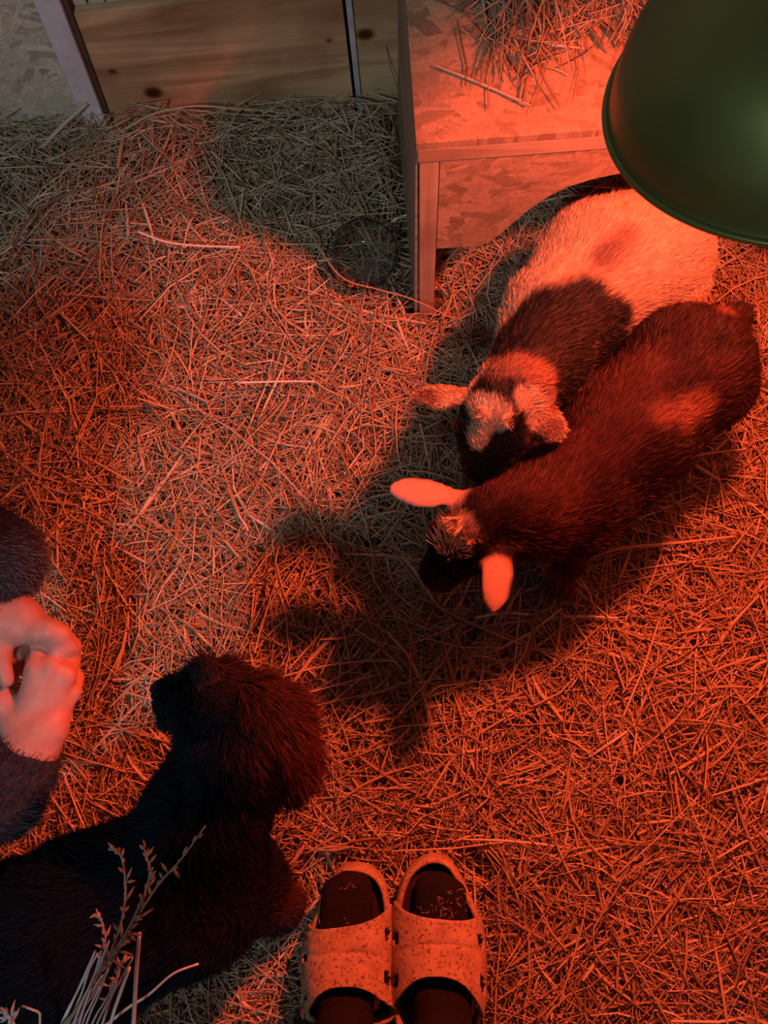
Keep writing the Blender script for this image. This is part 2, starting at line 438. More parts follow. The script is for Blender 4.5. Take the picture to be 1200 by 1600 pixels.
def patches(base, spots, seed=0, nz=0.35):
    """coat pattern: base colour with soft-edged markings and painted-in light (centre, radius, colour)"""
    def f(P, tg=None):
        c = np.tile(np.array(base, float), (len(P), 1))
        for (ctr, rad, colr, *soft) in spots:
            rd = np.array(rad, float)
            d = np.linalg.norm((P - np.array(ctr)) / rd, axis=1) + nz * 0.35 * wobble(P, 60, seed) + nz * 0.25 * wobble(P, 160, seed + 1)
            s_ = soft[0] if soft else 0.18
            w_ = np.clip((1 + s_ - d) / (2 * s_), 0, 1)[:, None]
            c = c * (1 - w_) + np.array(colr, float) * w_
        return c
    return f

# ------------------------------------------------------------------ floor and back wall
fl = from_bm('floor', box_bm(-1.7, 1.3, -2.0, 1.25, -0.10, -0.045, 0)); link('floor', fl, MAT['floor'], kind='structure')

A_WALL = math.radians(4.5)
wall = bpy.data.objects.new('wall_back', None); COL.objects.link(wall)
wall.location = (-0.336, 0.960, 0.0); wall.rotation_euler = (0, 0, A_WALL); wall['kind'] = 'structure'
def wpart(name, bm, mat, label=None): return link(name, from_bm(name, bm), MAT[mat], wall, label=label)
wpart('backing', box_bm(-1.3, 1.3, 0.035, 0.05, -0.05, 1.7, 0), 'dark_wood')
wpart('board', box_bm(-0.196, 0.2325, 0.0, 0.025, -0.05, 0.229), 'pine', 'wide knotty pine board')
wpart('board', box_bm(0.2375, 0.60, 0.004, 0.025, -0.05, 0.30), 'pine2', 'short pine board with a knot')
wpart('strip', box_bm(0.2375, 0.2465, -0.004, 0.0038, -0.05, 0.40, 0.001), 'strip', 'thin grey strip beside the gap')
wpart('board', box_bm(0.60, 1.3, 0.004, 0.025, -0.05, 0.30), 'pine2')
wpart('panel', box_bm(-1.2, -0.1975, 0.006, 0.022, -0.05, 0.247), 'osb_wall', 'strand board panel')
wpart('panel', box_bm(-1.2, -0.20, 0.0, 0.022, 0.252, 0.95), 'osb_wall')
wpart('post', box_bm(-0.238, -0.202, -0.016, 0.006, -0.05, 0.95, 0.002, lean=0.125), 'post', 'whitewashed leaning post')
wpart('post', box_bm(-0.202, -0.194, -0.006, 0.02, -0.05, 0.95, 0.001, lean=0.125), 'dark_wood', 'dark brown strip beside the post')  # narrow dark strip between the post and the board
x = -0.16
while x < 0.6:
    wpart('slat', box_bm(x, x + 0.022, 0.012, 0.024, 0.231, 0.95, 0.001), 'pale_slat'); x += 0.026
z = 0.96
while z < 1.6:
    wpart('board', box_bm(-1.2, 1.2, 0.0, 0.025, z, z + 0.145), 'pine2'); z += 0.15

wr_ = bpy.data.objects.new('wall_right', None); COL.objects.link(wr_); wr_['kind'] = 'structure'
for i in range(9): link('board', from_bm('board', box_bm(0.985, 1.01, -1.9, 1.03, -.04 + i * .185, .14 + i * .185, .002)), MAT['pine2'], wr_)

# ------------------------------------------------------------------ bench of strand board
bench = thing('goat_bench', 'low strand board bench with an arched front opening and hay on top', 'bench', (0.014, 0.590, -0.01), math.radians(3.0))
BW, BD = 0.60, 0.36
link('top_board', from_bm('top_board', box_bm(-0.012, BW, 0.0, BD, 0.388, 0.400, 0.001)), MAT['osb_top'], bench)
link('front_rail', from_bm('front_rail', box_bm(-0.010, BW, 0.0, 0.03, 0.366, 0.388, 0.001)), MAT['batten'], bench)
for lx, ly in ((-0.008, 0.002), (BW - 0.026, 0.002), (-0.008, BD - 0.026), (BW - 0.026, BD - 0.026)):
    link('leg', from_bm('leg', box_bm(lx, lx + 0.0235, ly, ly + 0.024, -0.03, 0.366, 0.0012)), MAT['leg'], bench)
arch = [(0.0165, 0.176), (0.055, 0.175), (0.080, 0.176), (0.092, 0.184), (0.116, 0.222), (0.137, 0.256), (0.158, 0.281), (0.180, 0.297), (0.205, 0.308), (0.230, 0.314), (0.254, 0.3165), (0.287, 0.318)]
arch = arch + [(0.574 - x_, z_) for x_, z_ in arch[::-1][1:]]
link('front_panel', from_bm('front_panel', apron_bm(arch, 0.366, 0.002, 0.013)), MAT['osb'], bench)
sb = bmesh.new()
pp = [(-0.013, 0.387), (-0.013, 0.0)]
vs = [sb.verts.new(v) for v in ((-0.012, 0.004, 0.387), (-0.0095, 0.004, 0.387), (-0.0095, 0.004, -0.02), (-0.016, 0.004, -0.02),
                               (-0.012, BD, 0.387), (-0.0095, BD, 0.387), (-0.0095, BD, -0.02), (-0.024, BD, -0.02))]
for f in ((0, 1, 2, 3), (7, 6, 5, 4), (0, 4, 5, 1), (1, 5, 6, 2), (2, 6, 7, 3), (3, 7, 4, 0)): sb.faces.new([vs[i] for i in f])
link('side_panel', from_bm('side_panel', sb), MAT['side'], bench, label='side panel with its shade painted in dull grey')
link('side_panel', from_bm('side_panel', box_bm(BW, BW + 0.012, 0.004, BD, -0.02, 0.387, 0.001)), MAT['osb'], bench)

# ------------------------------------------------------------------ heat lamp
LC = np.array([0.319, 0.4336, 0.6573])
up = Vector((math.tan(math.radians(-16)), math.tan(math.radians(16)), 1.0)).normalized()
lamp = thing('hanging_heat_lamp', 'green metal heat lamp hanging over the goats, its red bulb lit', 'lamp', LC)
lamp.rotation_mode = 'QUATERNION'; lamp.rotation_quaternion = Vector((0, 0, 1)).rotation_difference(up)
RR = 0.1728
prof = [(RR, 0.0), (RR - 0.003, 0.006), (RR - 0.007, 0.018), (RR - 0.015, 0.036), (RR - 0.036, 0.068), (RR - 0.068, 0.096), (RR - 0.108, 0.115), (0.034, 0.122), (0.030, 0.130)]
prof = spline(np.array([(a, 0, b_) for a, b_ in prof]), 40)[:, [0, 2]]
inner = [(a - 0.0016, b_ + 0.0) for a, b_ in prof]
v, f = lathe(prof, 96); link('shade', fast_mesh('shade', v, f, smooth=True), MAT['shade'], lamp)
v, f = lathe(inner, 64); link('reflector', fast_mesh('reflector', v, f[:, ::-1], smooth=True), MAT['reflector'], lamp, label='white inside of the shade')
ang = np.linspace(0, 2 * np.pi, 12, endpoint=False)
v, f = lathe([(RR + 0.0005 + 0.0028 * math.cos(t), 0.0 + 0.0028 * math.sin(t)) for t in ang], 96, True)
link('rim', fast_mesh('rim', v, f, smooth=True), MAT['shade'], lamp, label='rolled rim of the shade')
v, f = lathe([(0.0305, 0.126), (0.0305, 0.185), (0.026, 0.192), (0.012, 0.195), (0.0005, 0.196)], 32)
link('socket', fast_mesh('socket', v, f, smooth=True), MAT['black'], lamp)
bp = [(0.0005, 0.099), (0.010, 0.0995), (0.020, 0.101), (0.029, 0.104), (0.030, 0.107), (0.026, 0.111), (0.020, 0.115), (0.014, 0.118), (0.014, 0.128)]
v, f = lathe(bp, 32); link('bulb', fast_mesh('bulb', v, f, smooth=True), MAT['bulb'], lamp, label='glowing red bulb')
bl = bpy.data.lights.new('bulb_light', 'POINT'); bl.energy = LAMP_POWER; bl.color = LAMP_COLOR; bl.shadow_soft_size = 0.028
bl.use_nodes = True
lf = bl.node_tree.nodes.new('ShaderNodeLightFalloff'); lf.inputs['Strength'].default_value = 1.0
ad = bl.node_tree.nodes.new('ShaderNodeMath'); ad.operation = 'ADD'
bl.node_tree.links.new(lf.outputs['Linear'], ad.inputs[0]); bl.node_tree.links.new(lf.outputs['Constant'], ad.inputs[1])
bl.node_tree.links.new(ad.outputs[0], bl.node_tree.nodes['Emission'].inputs['Strength'])
blo = bpy.data.objects.new('bulb_light', bl); COL.objects.link(blo); blo.parent = lamp; blo.location = (0, 0, 0.060)
q = lamp.rotation_quaternion.inverted()
top = Vector((0, 0, 0.195)); drop = [top, top + Vector((0, 0, 0.05)), top + Vector((0, 0, 0.09)) + q @ Vector((0.03, 0.02, 0.06)), top + q @ Vector((0.05, 0.04, 0.35)), top + q @ Vector((0.05, 0.04, 1.3))]
v, f = tube(spline([tuple(p) for p in drop], 24), 0.0032, 8); link('cord', fast_mesh('cord', v, f, smooth=True), MAT['black'], lamp)

# ------------------------------------------------------------------ goats
WHITE, BLACK, TAN = (0.70, 0.47, 0.27), (0.022, 0.014, 0.011), (0.55, 0.33, 0.19)

def animal(name, label, cat, base, body, h, colour, fur_args, parts, fur_mat='fur', smooth_it=2):
    t = thing(name, label, cat, base)
    V, Q = body.mesh(h); V = relax(V, Q, smooth_it, 0.4)
    sk = colour(V); link('body', fast_mesh('body', V - base, Q, sk * 0.9, smooth=True), MAT['coat_skin'], t)
    for i, fa in enumerate(fur_args):
        me = grow_fur(V, Q, body, colour=fa.pop('colour', colour), seed=20 + i, **fa)
        co = np.empty(len(me.vertices) * 3, np.float32); me.vertices.foreach_get('co', co)
        me.vertices.foreach_set('co', (co.reshape(-1, 3) - base).astype(np.float32).ravel()); me.update()
        link('fur' if i == 0 else 'fur_tuft', me, MAT[fur_mat], t, kind='stuff')
    for (nm, V2, Q2, mat, lab) in parts:
        link(nm, fast_mesh(nm, V2 - base, Q2, smooth=True), MAT[mat], t, label=lab)
    return t

def ball_mesh(c, r, seg=16):
    th = np.linspace(0.001, np.pi - 0.001, seg // 2 + 1)
    v, f = lathe([(r * math.sin(a), r * math.cos(a)) for a in th], seg)
    return v + np.array(c), f

def hoof_mesh(p, r=0.013, yaw=0.0):
    v, f = lathe([(0.0005, 0.026), (r * 0.85, 0.026), (r, 0.012), (r * 1.12, 0.0), (0.0005, 0.0)], 14)
    v[:, 1] *= 1.25
    return v + np.array([p[0], p[1], p[2]]), f

def leg_front(b, top_, foot, r=0.024, tg=3):
    top_, foot = np.array(top_), np.array(foot)
    kn = top_ * 0.45 + foot * 0.55 + np.array([0.004, 0.004, 0])
    b.chain([top_, kn, foot + [0, 0, 0.035], foot + [0, 0, 0.012]], [r * 1.25, r * 0.66, r * 0.5, r * 0.55], 0.02, flow=(0, 0, -1), tag=tg)

def leg_hind(b, hip, foot, back, r=0.034, tg=3):
    hip, foot, back = np.array(hip), np.array(foot), np.array(back, float)
    stifle = hip * 0.62 + foot * 0.38 - back * 0.030
    hock = hip * 0.30 + foot * 0.70 + back * 0.030
    b.chain([hip, stifle, hock, foot + [0, 0, 0.03], foot + [0, 0, 0.012]], [r * 1.3, r * 0.9, r * 0.42, r * 0.36, r * 0.4], 0.025, flow=(0, 0, -1), tag=tg)

def goat_head(b, poll, muz, ear_l, ear_r, r=0.040, k=0.018):
    """poll/muzzle points; each ear = (root, tip); returns the two eyes"""
    poll, muz = np.array(poll), np.array(muz)
    d = muz - poll; L = np.linalg.norm(d); d /= L
    side = np.cross(d, [0, 0, 1.0]); side /= np.linalg.norm(side); upv = np.cross(side, d)
    bk = -d * 0.8 + np.array([0, 0, -0.3])
    b.limb(poll, poll + d * L * 0.45, r, r * 0.86, k, bk, 1)
    b.limb(poll + d * L * 0.45, muz, r * 0.80, r * 0.62, k, bk, 1)
    b.limb(poll + d * L * 0.25 - upv * r * 0.45, muz - upv * r * 0.35 - d * 0.008, r * 0.62, r * 0.40, k, bk, 1)
    eyes = []
    for s_ in (-1, 1):
        e_ = poll + d * L * 0.40 + side * s_ * r * 0.82 + upv * r * 0.30
        b.ball(e_, r * 0.25, 0.012, bk, 1); eyes.append(e_ + side * s_ * r * 0.14 + upv * 0.001)
        hb = poll + side * s_ * r * 0.38 + upv * r * 0.85 + d * L * 0.03
        b.ball(hb, r * 0.20, 0.010, upv, 2)
    for root, tip, nrm in (ear_l, ear_r):
        root, tip = np.array(root), np.array(tip); mid = root * 0.5 + tip * 0.5
        b.limb(root, mid, 0.0130, 0.0175, 0.008, None, 4, (nrm, 3.1)); b.limb(mid, tip * .55 + mid * .45, 0.0175, 0.0150, 0.008, None, 4, (nrm, 3.1)); b.limb(tip * .55 + mid * .45, tip, 0.0150, 0.0085, 0.008, None, 4, (nrm, 3.1))
    nost = [muz + d * r * 0.45 + side * s_ * r * 0.24 + upv * r * 0.2 for s_ in (-1, 1)]
    return eyes, nost

def surf(body, px, py):
    """surveyed spot on an animal's coat"""
    r = ROT @ np.array([(px - 600) / F_PX, -(py - 800) / F_PX, -1.0]); t = np.arange(.45, 1.3, .003)[:, None]
    P = np.array([0, 0, CAM_H]) + t * r; d = body.sdf(P)
    return P[np.argmax(d < 0)] if (d < 0).any() else P[np.argmin(d)]
def spots(body, *items): return [(surf(body, it[0], it[1]), it[2], it[3], *(it[4:] or (.2,))) for it in items]

# white goat with black shoulders
g = Body()
rump, mid, sho, nb, nk = at(1015, 398, .215), at(945, 425, .205), at(876, 500, .215), at(845, 560, .245), at(805, 610, .285)
fwd = (sho - rump); fwd[2] = 0; fwd /= np.linalg.norm(fwd); lat = np.array([-fwd[1], fwd[0], 0])
g.chain([rump, mid, sho], [0.074, 0.083, 0.070], 0.03, flow=-fwd)
g.limb(mid - [0, 0, .03], sho - [0, 0, .035], 0.072, 0.06, 0.03, flow=-fwd)
g.chain([sho, nb, nk], [0.066, 0.050, 0.042], 0.03, flow=-fwd + np.array([0, 0, -.3]))
tail = rump - fwd * 0.072 + np.array([0, 0, .03]); g.limb(tail, tail - fwd * 0.035 + np.array([0, 0, .02]), 0.015, 0.008, 0.02)
poll1, muz1 = at(776, 642, .293), at(757, 722, .262)
el = (at(738, 618, .305), at(652, 622, .30), (0.2, 0.55, 0.8)); er = (at(815, 640, .30), at(872, 672, .285), (0.2, -0.2, 0.95))
eyes1, nost1 = goat_head(g, poll1, muz1, el, er, 0.040)
feet = []
for s_ in (-1, 1):
    ft = sho + lat * s_ * 0.042 + fwd * 0.02; ft[2] = -0.012; feet.append(ft); leg_front(g, sho + lat * s_ * 0.040 - [0, 0, .04], ft)
    ft = rump + lat * s_ * 0.045 - fwd * 0.01; ft[2] = -0.012; feet.append(ft); leg_hind(g, rump + lat * s_ * 0.042 - [0, 0, .01], ft, -fwd)
hd = (muz1 - poll1) / np.linalg.norm(muz1 - poll1)
PALE_TAN, BRN = (0.68, 0.47, 0.30), (0.25, 0.13, 0.08)
c1 = patches(WHITE, spots(g,
    (850, 502, .050, BLACK), (905, 488, .044, BLACK), (945, 508, .036, BLACK), (800, 535, .042, BLACK), (885, 570, .055, BLACK), (815, 575, .040, BLACK), (940, 560, .05, BLACK),
    (975, 372, .014, (0.36, 0.21, 0.12), .6), (955, 392, .015, (0.30, 0.17, 0.10), .6), (935, 412, .016, (0.26, 0.14, 0.08), .6), (1050, 325, .016, (0.34, 0.20, 0.12), .5),
    (768, 592, .018, (0.36, 0.17, 0.09), .3), (800, 582, .024, (0.36, 0.17, 0.09), .3), (838, 598, .024, (0.36, 0.17, 0.09), .3), (850, 630, .016, (0.30, 0.14, 0.08), .3),
    (795, 625, .022, (0.06, 0.028, 0.02), .25), (740, 650, .050, BLACK), (790, 690, .045, BLACK), (755, 725, .060, BLACK), (712, 690, .045, BLACK), (820, 690, .030, BLACK),
    (745, 636, .014, PALE_TAN), (765, 650, .0215, (0.72, 0.50, 0.31)), (785, 658, .013, (0.72, 0.50, 0.31)), (748, 682, .0135, (0.72, 0.50, 0.31)), (746, 694, .010, (0.72, 0.50, 0.31)),
    (733, 604, .016, PALE_TAN), (712, 612, .018, PALE_TAN), (690, 618, .018, PALE_TAN), (742, 588, .008, PALE_TAN), (666, 622, .018, BRN, .4),
    (820, 628, .016, PALE_TAN), (832, 646, .018, PALE_TAN), (846, 658, .012, (0.40, 0.24, 0.15), .4), (864, 670, .013, BRN, .4)), 3, .25)
def len1(P, tg, nn): return np.where(tg == 4, 0.005, np.where(tg == 1, 0.008, np.where(tg == 2, 0.012, 0.013))) * (P[:, 2] > 0.03)
base1 = np.array([mid[0], mid[1], 0.0])
parts1 = [('eye', *ball_mesh(e_, 0.0085), 'eye', None) for e_ in eyes1] + [('hoof', *hoof_mesh(ft), 'hoof', None) for ft in feet] + [('nostril', *ball_mesh(n_, 0.004), 'nose', None) for n_ in nost1]
crown1 = poll1 + np.array([-.012, .02, .03])
animal('goat', 'white goat kid with black shoulders, neck and face beside the bench arch', 'goat', base1, g, 0.0045, c1,
       [dict(count=150000, length=len1, lift=.26, width=.0007, clear=eyes1)], parts1)

# dark goat
g2 = Body()
rump, mid, sho, nb, nk = at(1082, 570, .215), at(978, 680, .205), at(890, 775, .205), at(835, 800, .225), at(790, 800, .245)
fwd = (sho - rump); fwd[2] = 0; fwd /= np.linalg.norm(fwd); lat = np.array([-fwd[1], fwd[0], 0])
g2.chain([rump, mid, sho], [0.069, 0.074, 0.066], 0.03, flow=-fwd)
g2.limb(mid - [0, 0, .03], sho - [0, 0, .03], 0.066, 0.056, 0.03, flow=-fwd)
g2.chain([sho, nb, nk], [0.060, 0.048, 0.042], 0.03, flow=-fwd + np.array([0, 0, -.3]))
tail = rump - fwd * 0.070 + np.array([0, 0, .02]); g2.limb(tail, tail - fwd * 0.03 - np.array([0, 0, .02]), 0.016, 0.008, 0.02)
poll2, muz2 = at(748, 817, .245), at(688, 893, .200)
el = (at(712, 776, .258), at(616, 764, .265), (0.1, 0.35, 0.9)); er = (at(788, 848, .250), at(769, 950, .245), (0.35, 0.15, 0.9))
eyes2, nost2 = goat_head(g2, poll2, muz2, el, er, 0.039)
feet = []
for s_, ft in ((1, at(867, 918, -.012)), (-1, at(800, 800, -.012))):
    feet.append(ft); leg_front(g2, sho + lat * s_ * 0.036 - [0, 0, .04], ft)
for s_ in (-1, 1):
    ft = rump + lat * s_ * 0.045 - fwd * 0.01; ft[2] = -0.012; feet.append(ft); leg_hind(g2, rump + lat * s_ * 0.040 - [0, 0, .01], ft, -fwd)
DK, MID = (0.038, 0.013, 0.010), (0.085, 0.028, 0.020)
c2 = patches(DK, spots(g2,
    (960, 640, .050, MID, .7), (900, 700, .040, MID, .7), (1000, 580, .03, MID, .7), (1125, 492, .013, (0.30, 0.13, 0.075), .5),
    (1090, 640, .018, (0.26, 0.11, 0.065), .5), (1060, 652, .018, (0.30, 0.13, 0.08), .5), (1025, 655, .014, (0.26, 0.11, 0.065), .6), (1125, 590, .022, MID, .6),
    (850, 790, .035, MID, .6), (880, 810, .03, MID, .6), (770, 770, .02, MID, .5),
    (690, 870, .036, (0.012, 0.007, 0.006), .25), (668, 850, .022, (0.012, 0.007, 0.006), .25), (725, 885, .02, (0.02, 0.01, 0.008), .3), (682, 918, .016, (0.12, 0.05, 0.03), .5),
    (700, 774, .022, (0.60, 0.38, 0.29)), (670, 771, .022, (0.62, 0.42, 0.33)), (640, 768, .022, (0.62, 0.42, 0.33)), (620, 765, .02, (0.62, 0.42, 0.33)),
    (784, 868, .020, (0.45, 0.24, 0.17), .4), (775, 895, .020, (0.62, 0.42, 0.33)), (772, 920, .02, (0.62, 0.42, 0.33)), (770, 942, .02, (0.62, 0.42, 0.33)),
    (866, 895, .022, (0.26, 0.12, 0.09), .5), (930, 850, .018, (0.16, 0.06, 0.04), .5),  # paler knee spot paints the lamplit look of the foreleg into the coat
    (714, 832, .021, (0.72, 0.50, 0.31), .3)), 9, .25)
def len2(P, tg, nn): return np.where(tg == 4, 0.0, np.where(tg == 1, 0.008, np.where(tg == 2, 0.012, 0.015))) * (P[:, 2] > 0.03)
tuft_c = at(714, 836, .285)
def len2b(P, tg, nn):
    d = np.linalg.norm((P - tuft_c)[:, :2], axis=1); return np.where((d < 0.023) & (nn[:, 2] > 0), 0.022, 0.0)
base2 = np.array([mid[0], mid[1], 0.0])
parts2 = [('eye', *ball_mesh(e_, 0.0085), 'eye', None) for e_ in eyes2] + [('hoof', *hoof_mesh(ft), 'hoof', None) for ft in feet] + [('nostril', *ball_mesh(n_, 0.004), 'nose', None) for n_ in nost2]
tuft_col = patches((0.80, 0.60, 0.40), [], 1)
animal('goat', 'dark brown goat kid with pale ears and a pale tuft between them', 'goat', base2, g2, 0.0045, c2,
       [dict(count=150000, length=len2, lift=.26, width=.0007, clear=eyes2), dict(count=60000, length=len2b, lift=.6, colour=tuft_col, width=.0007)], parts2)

# ------------------------------------------------------------------ dog
dg = Body()
hip, mid, sho = at(-40, 1560, .22), at(130, 1455, .225), at(285, 1385, .225)
fwd = sho - hip; fwd[2] = 0; fwd /= np.linalg.norm(fwd); lat = np.array([-fwd[1], fwd[0], 0])
dg.chain([hip, mid, sho], [0.083, 0.084, 0.076], 0.04, flow=-fwd)
dg.limb(mid - [0, 0, .03], sho - [0, 0, .03], 0.085, 0.075, 0.04, flow=-fwd)
chest = at(375, 1385, .15); dg.limb(sho, chest, 0.072, 0.050, 0.04, flow=(0.2, 0, -1))
nkb, hdp = at(322, 1275, .28), at(378, 1142, .330)
dg.chain([sho, nkb, hdp], [0.070, 0.054, 0.050], 0.04, flow=(0.1, -0.4, -1))
muzz, nosep = at(278, 1090, .325), at(254, 1078, .325)
dg.limb(hdp, at(345, 1102, .345), 0.050, 0.038, 0.03, flow=(0.7, -.5, -.2), tag=1)
dg.limb(at(345, 1100, .34), muzz, 0.036, 0.023, 0.02, flow=(0.6, -.6, -.4), tag=1)
dg.limb(muzz, nosep, 0.020, 0.012, 0.012, flow=(0.6, -.6, -.4), tag=5)
dg.limb(at(330, 1115, .31), at(262, 1120, .295), 0.026, 0.012, 0.02, flow=(-.5, -.5, -.4), tag=1)
dg.ball(at(326, 1060, .365), 0.013, 0.015, flow=(-.2, .6, .4), tag=1)
dg.chain([at(408, 1085, .365), at(448, 1130, .345), at(460, 1190, .30), at(448, 1230, .27)], [0.018, 0.022, 0.023, 0.014], 0.02, flow=(0.25, -.9, -.6), tag=2, flat=((0.75, 0.2, 0.5), 1.7))
dg.chain([at(330, 1050, .36), at(318, 1085, .31), at(300, 1150, .27)], [0.012, 0.018, 0.014], 0.015, flow=(-.3, -.9, -.6), tag=2)
pawR = at(440, 1415, -.005)
dg.chain([chest, at(405, 1395, .08), pawR + [-.01, 0.005, .025], pawR + [.012, .004, .012]], [0.042, 0.030, 0.026, 0.021], 0.03, flow=(0, 0, -1), tag=3)
pawL = at(330, 1275, -.005)
dg.chain([chest + [-.05, .05, 0], at(330, 1295, .08), pawL + [0, 0, .025], pawL + [.02, .004, .012]], [0.042, 0.030, 0.026, 0.021], 0.03, flow=(0, 0, -1), tag=3)
for s_ in (-1, 1):
    ft = hip + lat * s_ * 0.055 - fwd * 0.02; ft[2] = -.005
    dg.chain([hip + lat * s_ * .04, hip + lat * s_ * .06 + fwd * .03 - [0, 0, .08], ft - fwd * .03 + [0, 0, .07], ft + [0, 0, .015], ft + fwd * .03 + [0, 0, .012]], [.07, .05, .026, .022, .02], .03, flow=(0, 0, -1), tag=3)
dg.limb(hip - fwd * .07 + [0, 0, .03], hip - fwd * .17 + [0, 0, .06], .022, .012, .03)
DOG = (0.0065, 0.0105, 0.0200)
cd = patches(DOG, [(at(470, 1150, .33), (.05, .09, .10), (0.085, 0.030, 0.018), .5), (at(420, 1060, .38), (.06, .03, .05), (0.06, 0.022, 0.014), .5), (at(450, 1390, .05), (.06, .05, .12), (0.06, 0.026, 0.02), .5)], 4)  # reddish ear, crown and paw: red lamplight painted into the black coat
def lend(P, tg, nn): return np.where(tg == 5, 0.003, np.where(tg == 2, 0.027, np.where(tg == 1, 0.012, np.where(tg == 3, 0.016, 0.018)))) * (P[:, 2] > 0.015)
based = np.array([mid[0], mid[1], 0.0])
partsd = [('nose', *ball_mesh(nosep + np.array([-.004, .001, .003]), 0.0085), 'nose', 'black nose'), ('eye', *ball_mesh(surf(dg, 312, 1078) - np.array([0, 0, .001]), 0.0045), 'eye', None), ('eye', *ball_mesh(surf(dg, 318, 1110) - np.array([0, 0, .001]), 0.0045), 'eye', None)]
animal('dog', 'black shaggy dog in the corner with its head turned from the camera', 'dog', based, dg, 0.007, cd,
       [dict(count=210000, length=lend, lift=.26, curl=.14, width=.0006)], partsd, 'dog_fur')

# ------------------------------------------------------------------ crouching person with clasped hands
pb = np.array([-0.9, 0.0, 0.0])
crouch = thing('person', 'person crouching in dark fleece with both hands clasped together', 'person', pb)
h_ = Body()
zz = .20
wr = at(46, 1172, zz - .005)
kn = [at(56, 1046, zz + .020), at(80, 1042, zz + .018), at(103, 1055, zz + .008), at(112, 1080, zz - .010)]
h_.limb(at(-30, 1235, zz), wr, 0.030, 0.027, 0.02)
for i, (k_, o_) in enumerate(zip(kn, ((26, 1140), (44, 1140), (66, 1142), (82, 1140)))):
    h_.limb(wr * 0.35 + at(*o_, zz) * 0.65, k_, 0.0150, (0.0128, 0.0125, 0.012, 0.0112)[i], 0.009)
    h_.limb(wr, at(*o_, zz), 0.024, 0.0165, 0.02)
h_.limb(at(40, 1120, zz - .012), at(78, 1080, zz - .012), 0.022, 0.020, 0.02)
fing = [[kn[0], at(63, 1004, zz + .008), at(76, 992, zz - .012), at(84, 1004, zz - .032)],
        [kn[1], at(96, 1012, zz - .002), at(100, 1004, zz - .026), at(94, 1014, zz - .040)],
        [kn[2], at(112, 1034, zz - .014), at(108, 1022, zz - .036), at(98, 1030, zz - .045)],
        [kn[3], at(118, 1060, zz - .026), at(112, 1044, zz - .044), at(102, 1044, zz - .05)]]
for i, c_ in enumerate(fing): h_.chain(c_, [0.0115, 0.0095, 0.0088, 0.0075], 0.006)
for c_ in ([at(64, 1000, zz + .006)],): h_.ball(c_[0], 0.0100, 0.006)
h_.chain([at(22, 1130, zz), at(4, 1096, zz + .008), at(18, 1052, zz - .010)], [0.017, 0.0135, 0.0095], 0.010)
# upper hand laid over the fingers
zu = .225
h_.chain([at(-4, 1030, zz + .012), at(22, 1024, zz + .004), at(46, 1006, zz - .012)], [.0105, .0100, .0085], .005)
h_.chain([at(4, 1046, zz - .016), at(28, 1040, zz - .012), at(52, 1028, zz - .022)], [.0105, .0095, .0085], .005)
wu = at(-8, 962, zu)
h_.limb(at(-22, 880, zu + .015), wu, 0.027, 0.025, 0.02)
ku = [at(58, 990, zu + .004), at(78, 985, zu + .004), at(94, 992, zu - .004), at(98, 1004, zu - .018)]
for i, (k_, o_) in enumerate(zip(ku, ((14, 985), (22, 972), (28, 962), (30, 954)))):
    h_.limb(at(*o_, zu), k_, 0.0145, 0.0125, 0.009); h_.limb(wu, at(*o_, zu), 0.023, 0.0155, 0.02)
fu = [[ku[0] + [.012, 0, -.004], at(93, 1016, zu - .012), at(97, 1032, zu - .034), at(90, 1042, zu - .046)],
      [ku[1], at(106, 1010, zu - .016), at(109, 1030, zu - .038), at(100, 1040, zu - .05)],
      [ku[2], at(113, 1010, zu - .026), at(112, 1026, zu - .05), at(104, 1036, zu - .06)],
      [ku[3], at(112, 1014, zu - .04), at(108, 1030, zu - .062), at(98, 1036, zu - .07)]]
for c_ in fu: h_.chain(c_, [0.0112, 0.0095, 0.0088, 0.0075], 0.006)
h_.chain([at(2, 990, zu), at(-2, 1022, zu + .004), at(10, 1062, zu - .004)], [0.016, 0.0125, 0.0095], 0.008)
# head, neck, trunk and arms of the same body, outside the picture
hb = h_
hc = np.array([-.50, -.01, .70])
hd_ = Vector((1, 0, -.55)).normalized(); fx_ = np.array(hd_); uz_ = np.array([.48, 0, .877])
def hp(x_, y_, z_): return hc + fx_ * x_ + np.array([0, y_, 0]) + uz_ * z_
hb.ball(hc, .085, .03); hb.limb(hp(.02, 0, -.03), hp(.055, 0, -.075), .062, .036, .03); hb.limb(hp(-.03, 0, -.05), np.array([-.62, -.01, .55]), .055, .06, .03)
hb.limb(hp(.08, 0, 0), hp(.100, 0, -.025), .012, .015, .012)
for s_ in (-1, 1):
    hb.ball(hp(.005, s_ * .083, -.01), .020, .01, flat=((0, 1, 0), 2.0)); hb.limb(hp(.072, s_ * .015, .018), hp(.062, s_ * .05, .016), .010, .009, .01)
hb.limb(hp(.080, -.022, -.062), hp(.080, .022, -.062), .008, .008, .006)
pel = np.array([-.98, -.01, .27]); chs = np.array([-.74, -.01, .47])
hb.chain([np.array([-.62, -.01, .55]), chs, pel], [.06, .09, .10], .04)
shR, shL = np.array([-.66, -.17, .50]), np.array([-.66, .15, .50])
hb.limb(shR, shL, .045, .045, .03)
elR, elL2 = np.array([-.79, -.25, .28]), np.array([-.80, .24, .30])
hb.chain([shR, elR, at(-30, 1235, zz)], [.042, .036, .030], .02); hb.chain([shL, elL2, at(-22, 872, .24)], [.042, .036, .027], .02)
V1, Q1 = h_.mesh(0.0028); V1 = relax(V1, Q1, 2, .4)
link('body', fast_mesh('body', V1 - pb, Q1, smooth=True), MAT['skin'], crouch)
for s_ in (-1, 1): v, f = ball_mesh(hp(.072, s_ * .033, .002), .012); link('eye', fast_mesh('eye', v - pb, f, smooth=True), MAT['eye'], crouch)
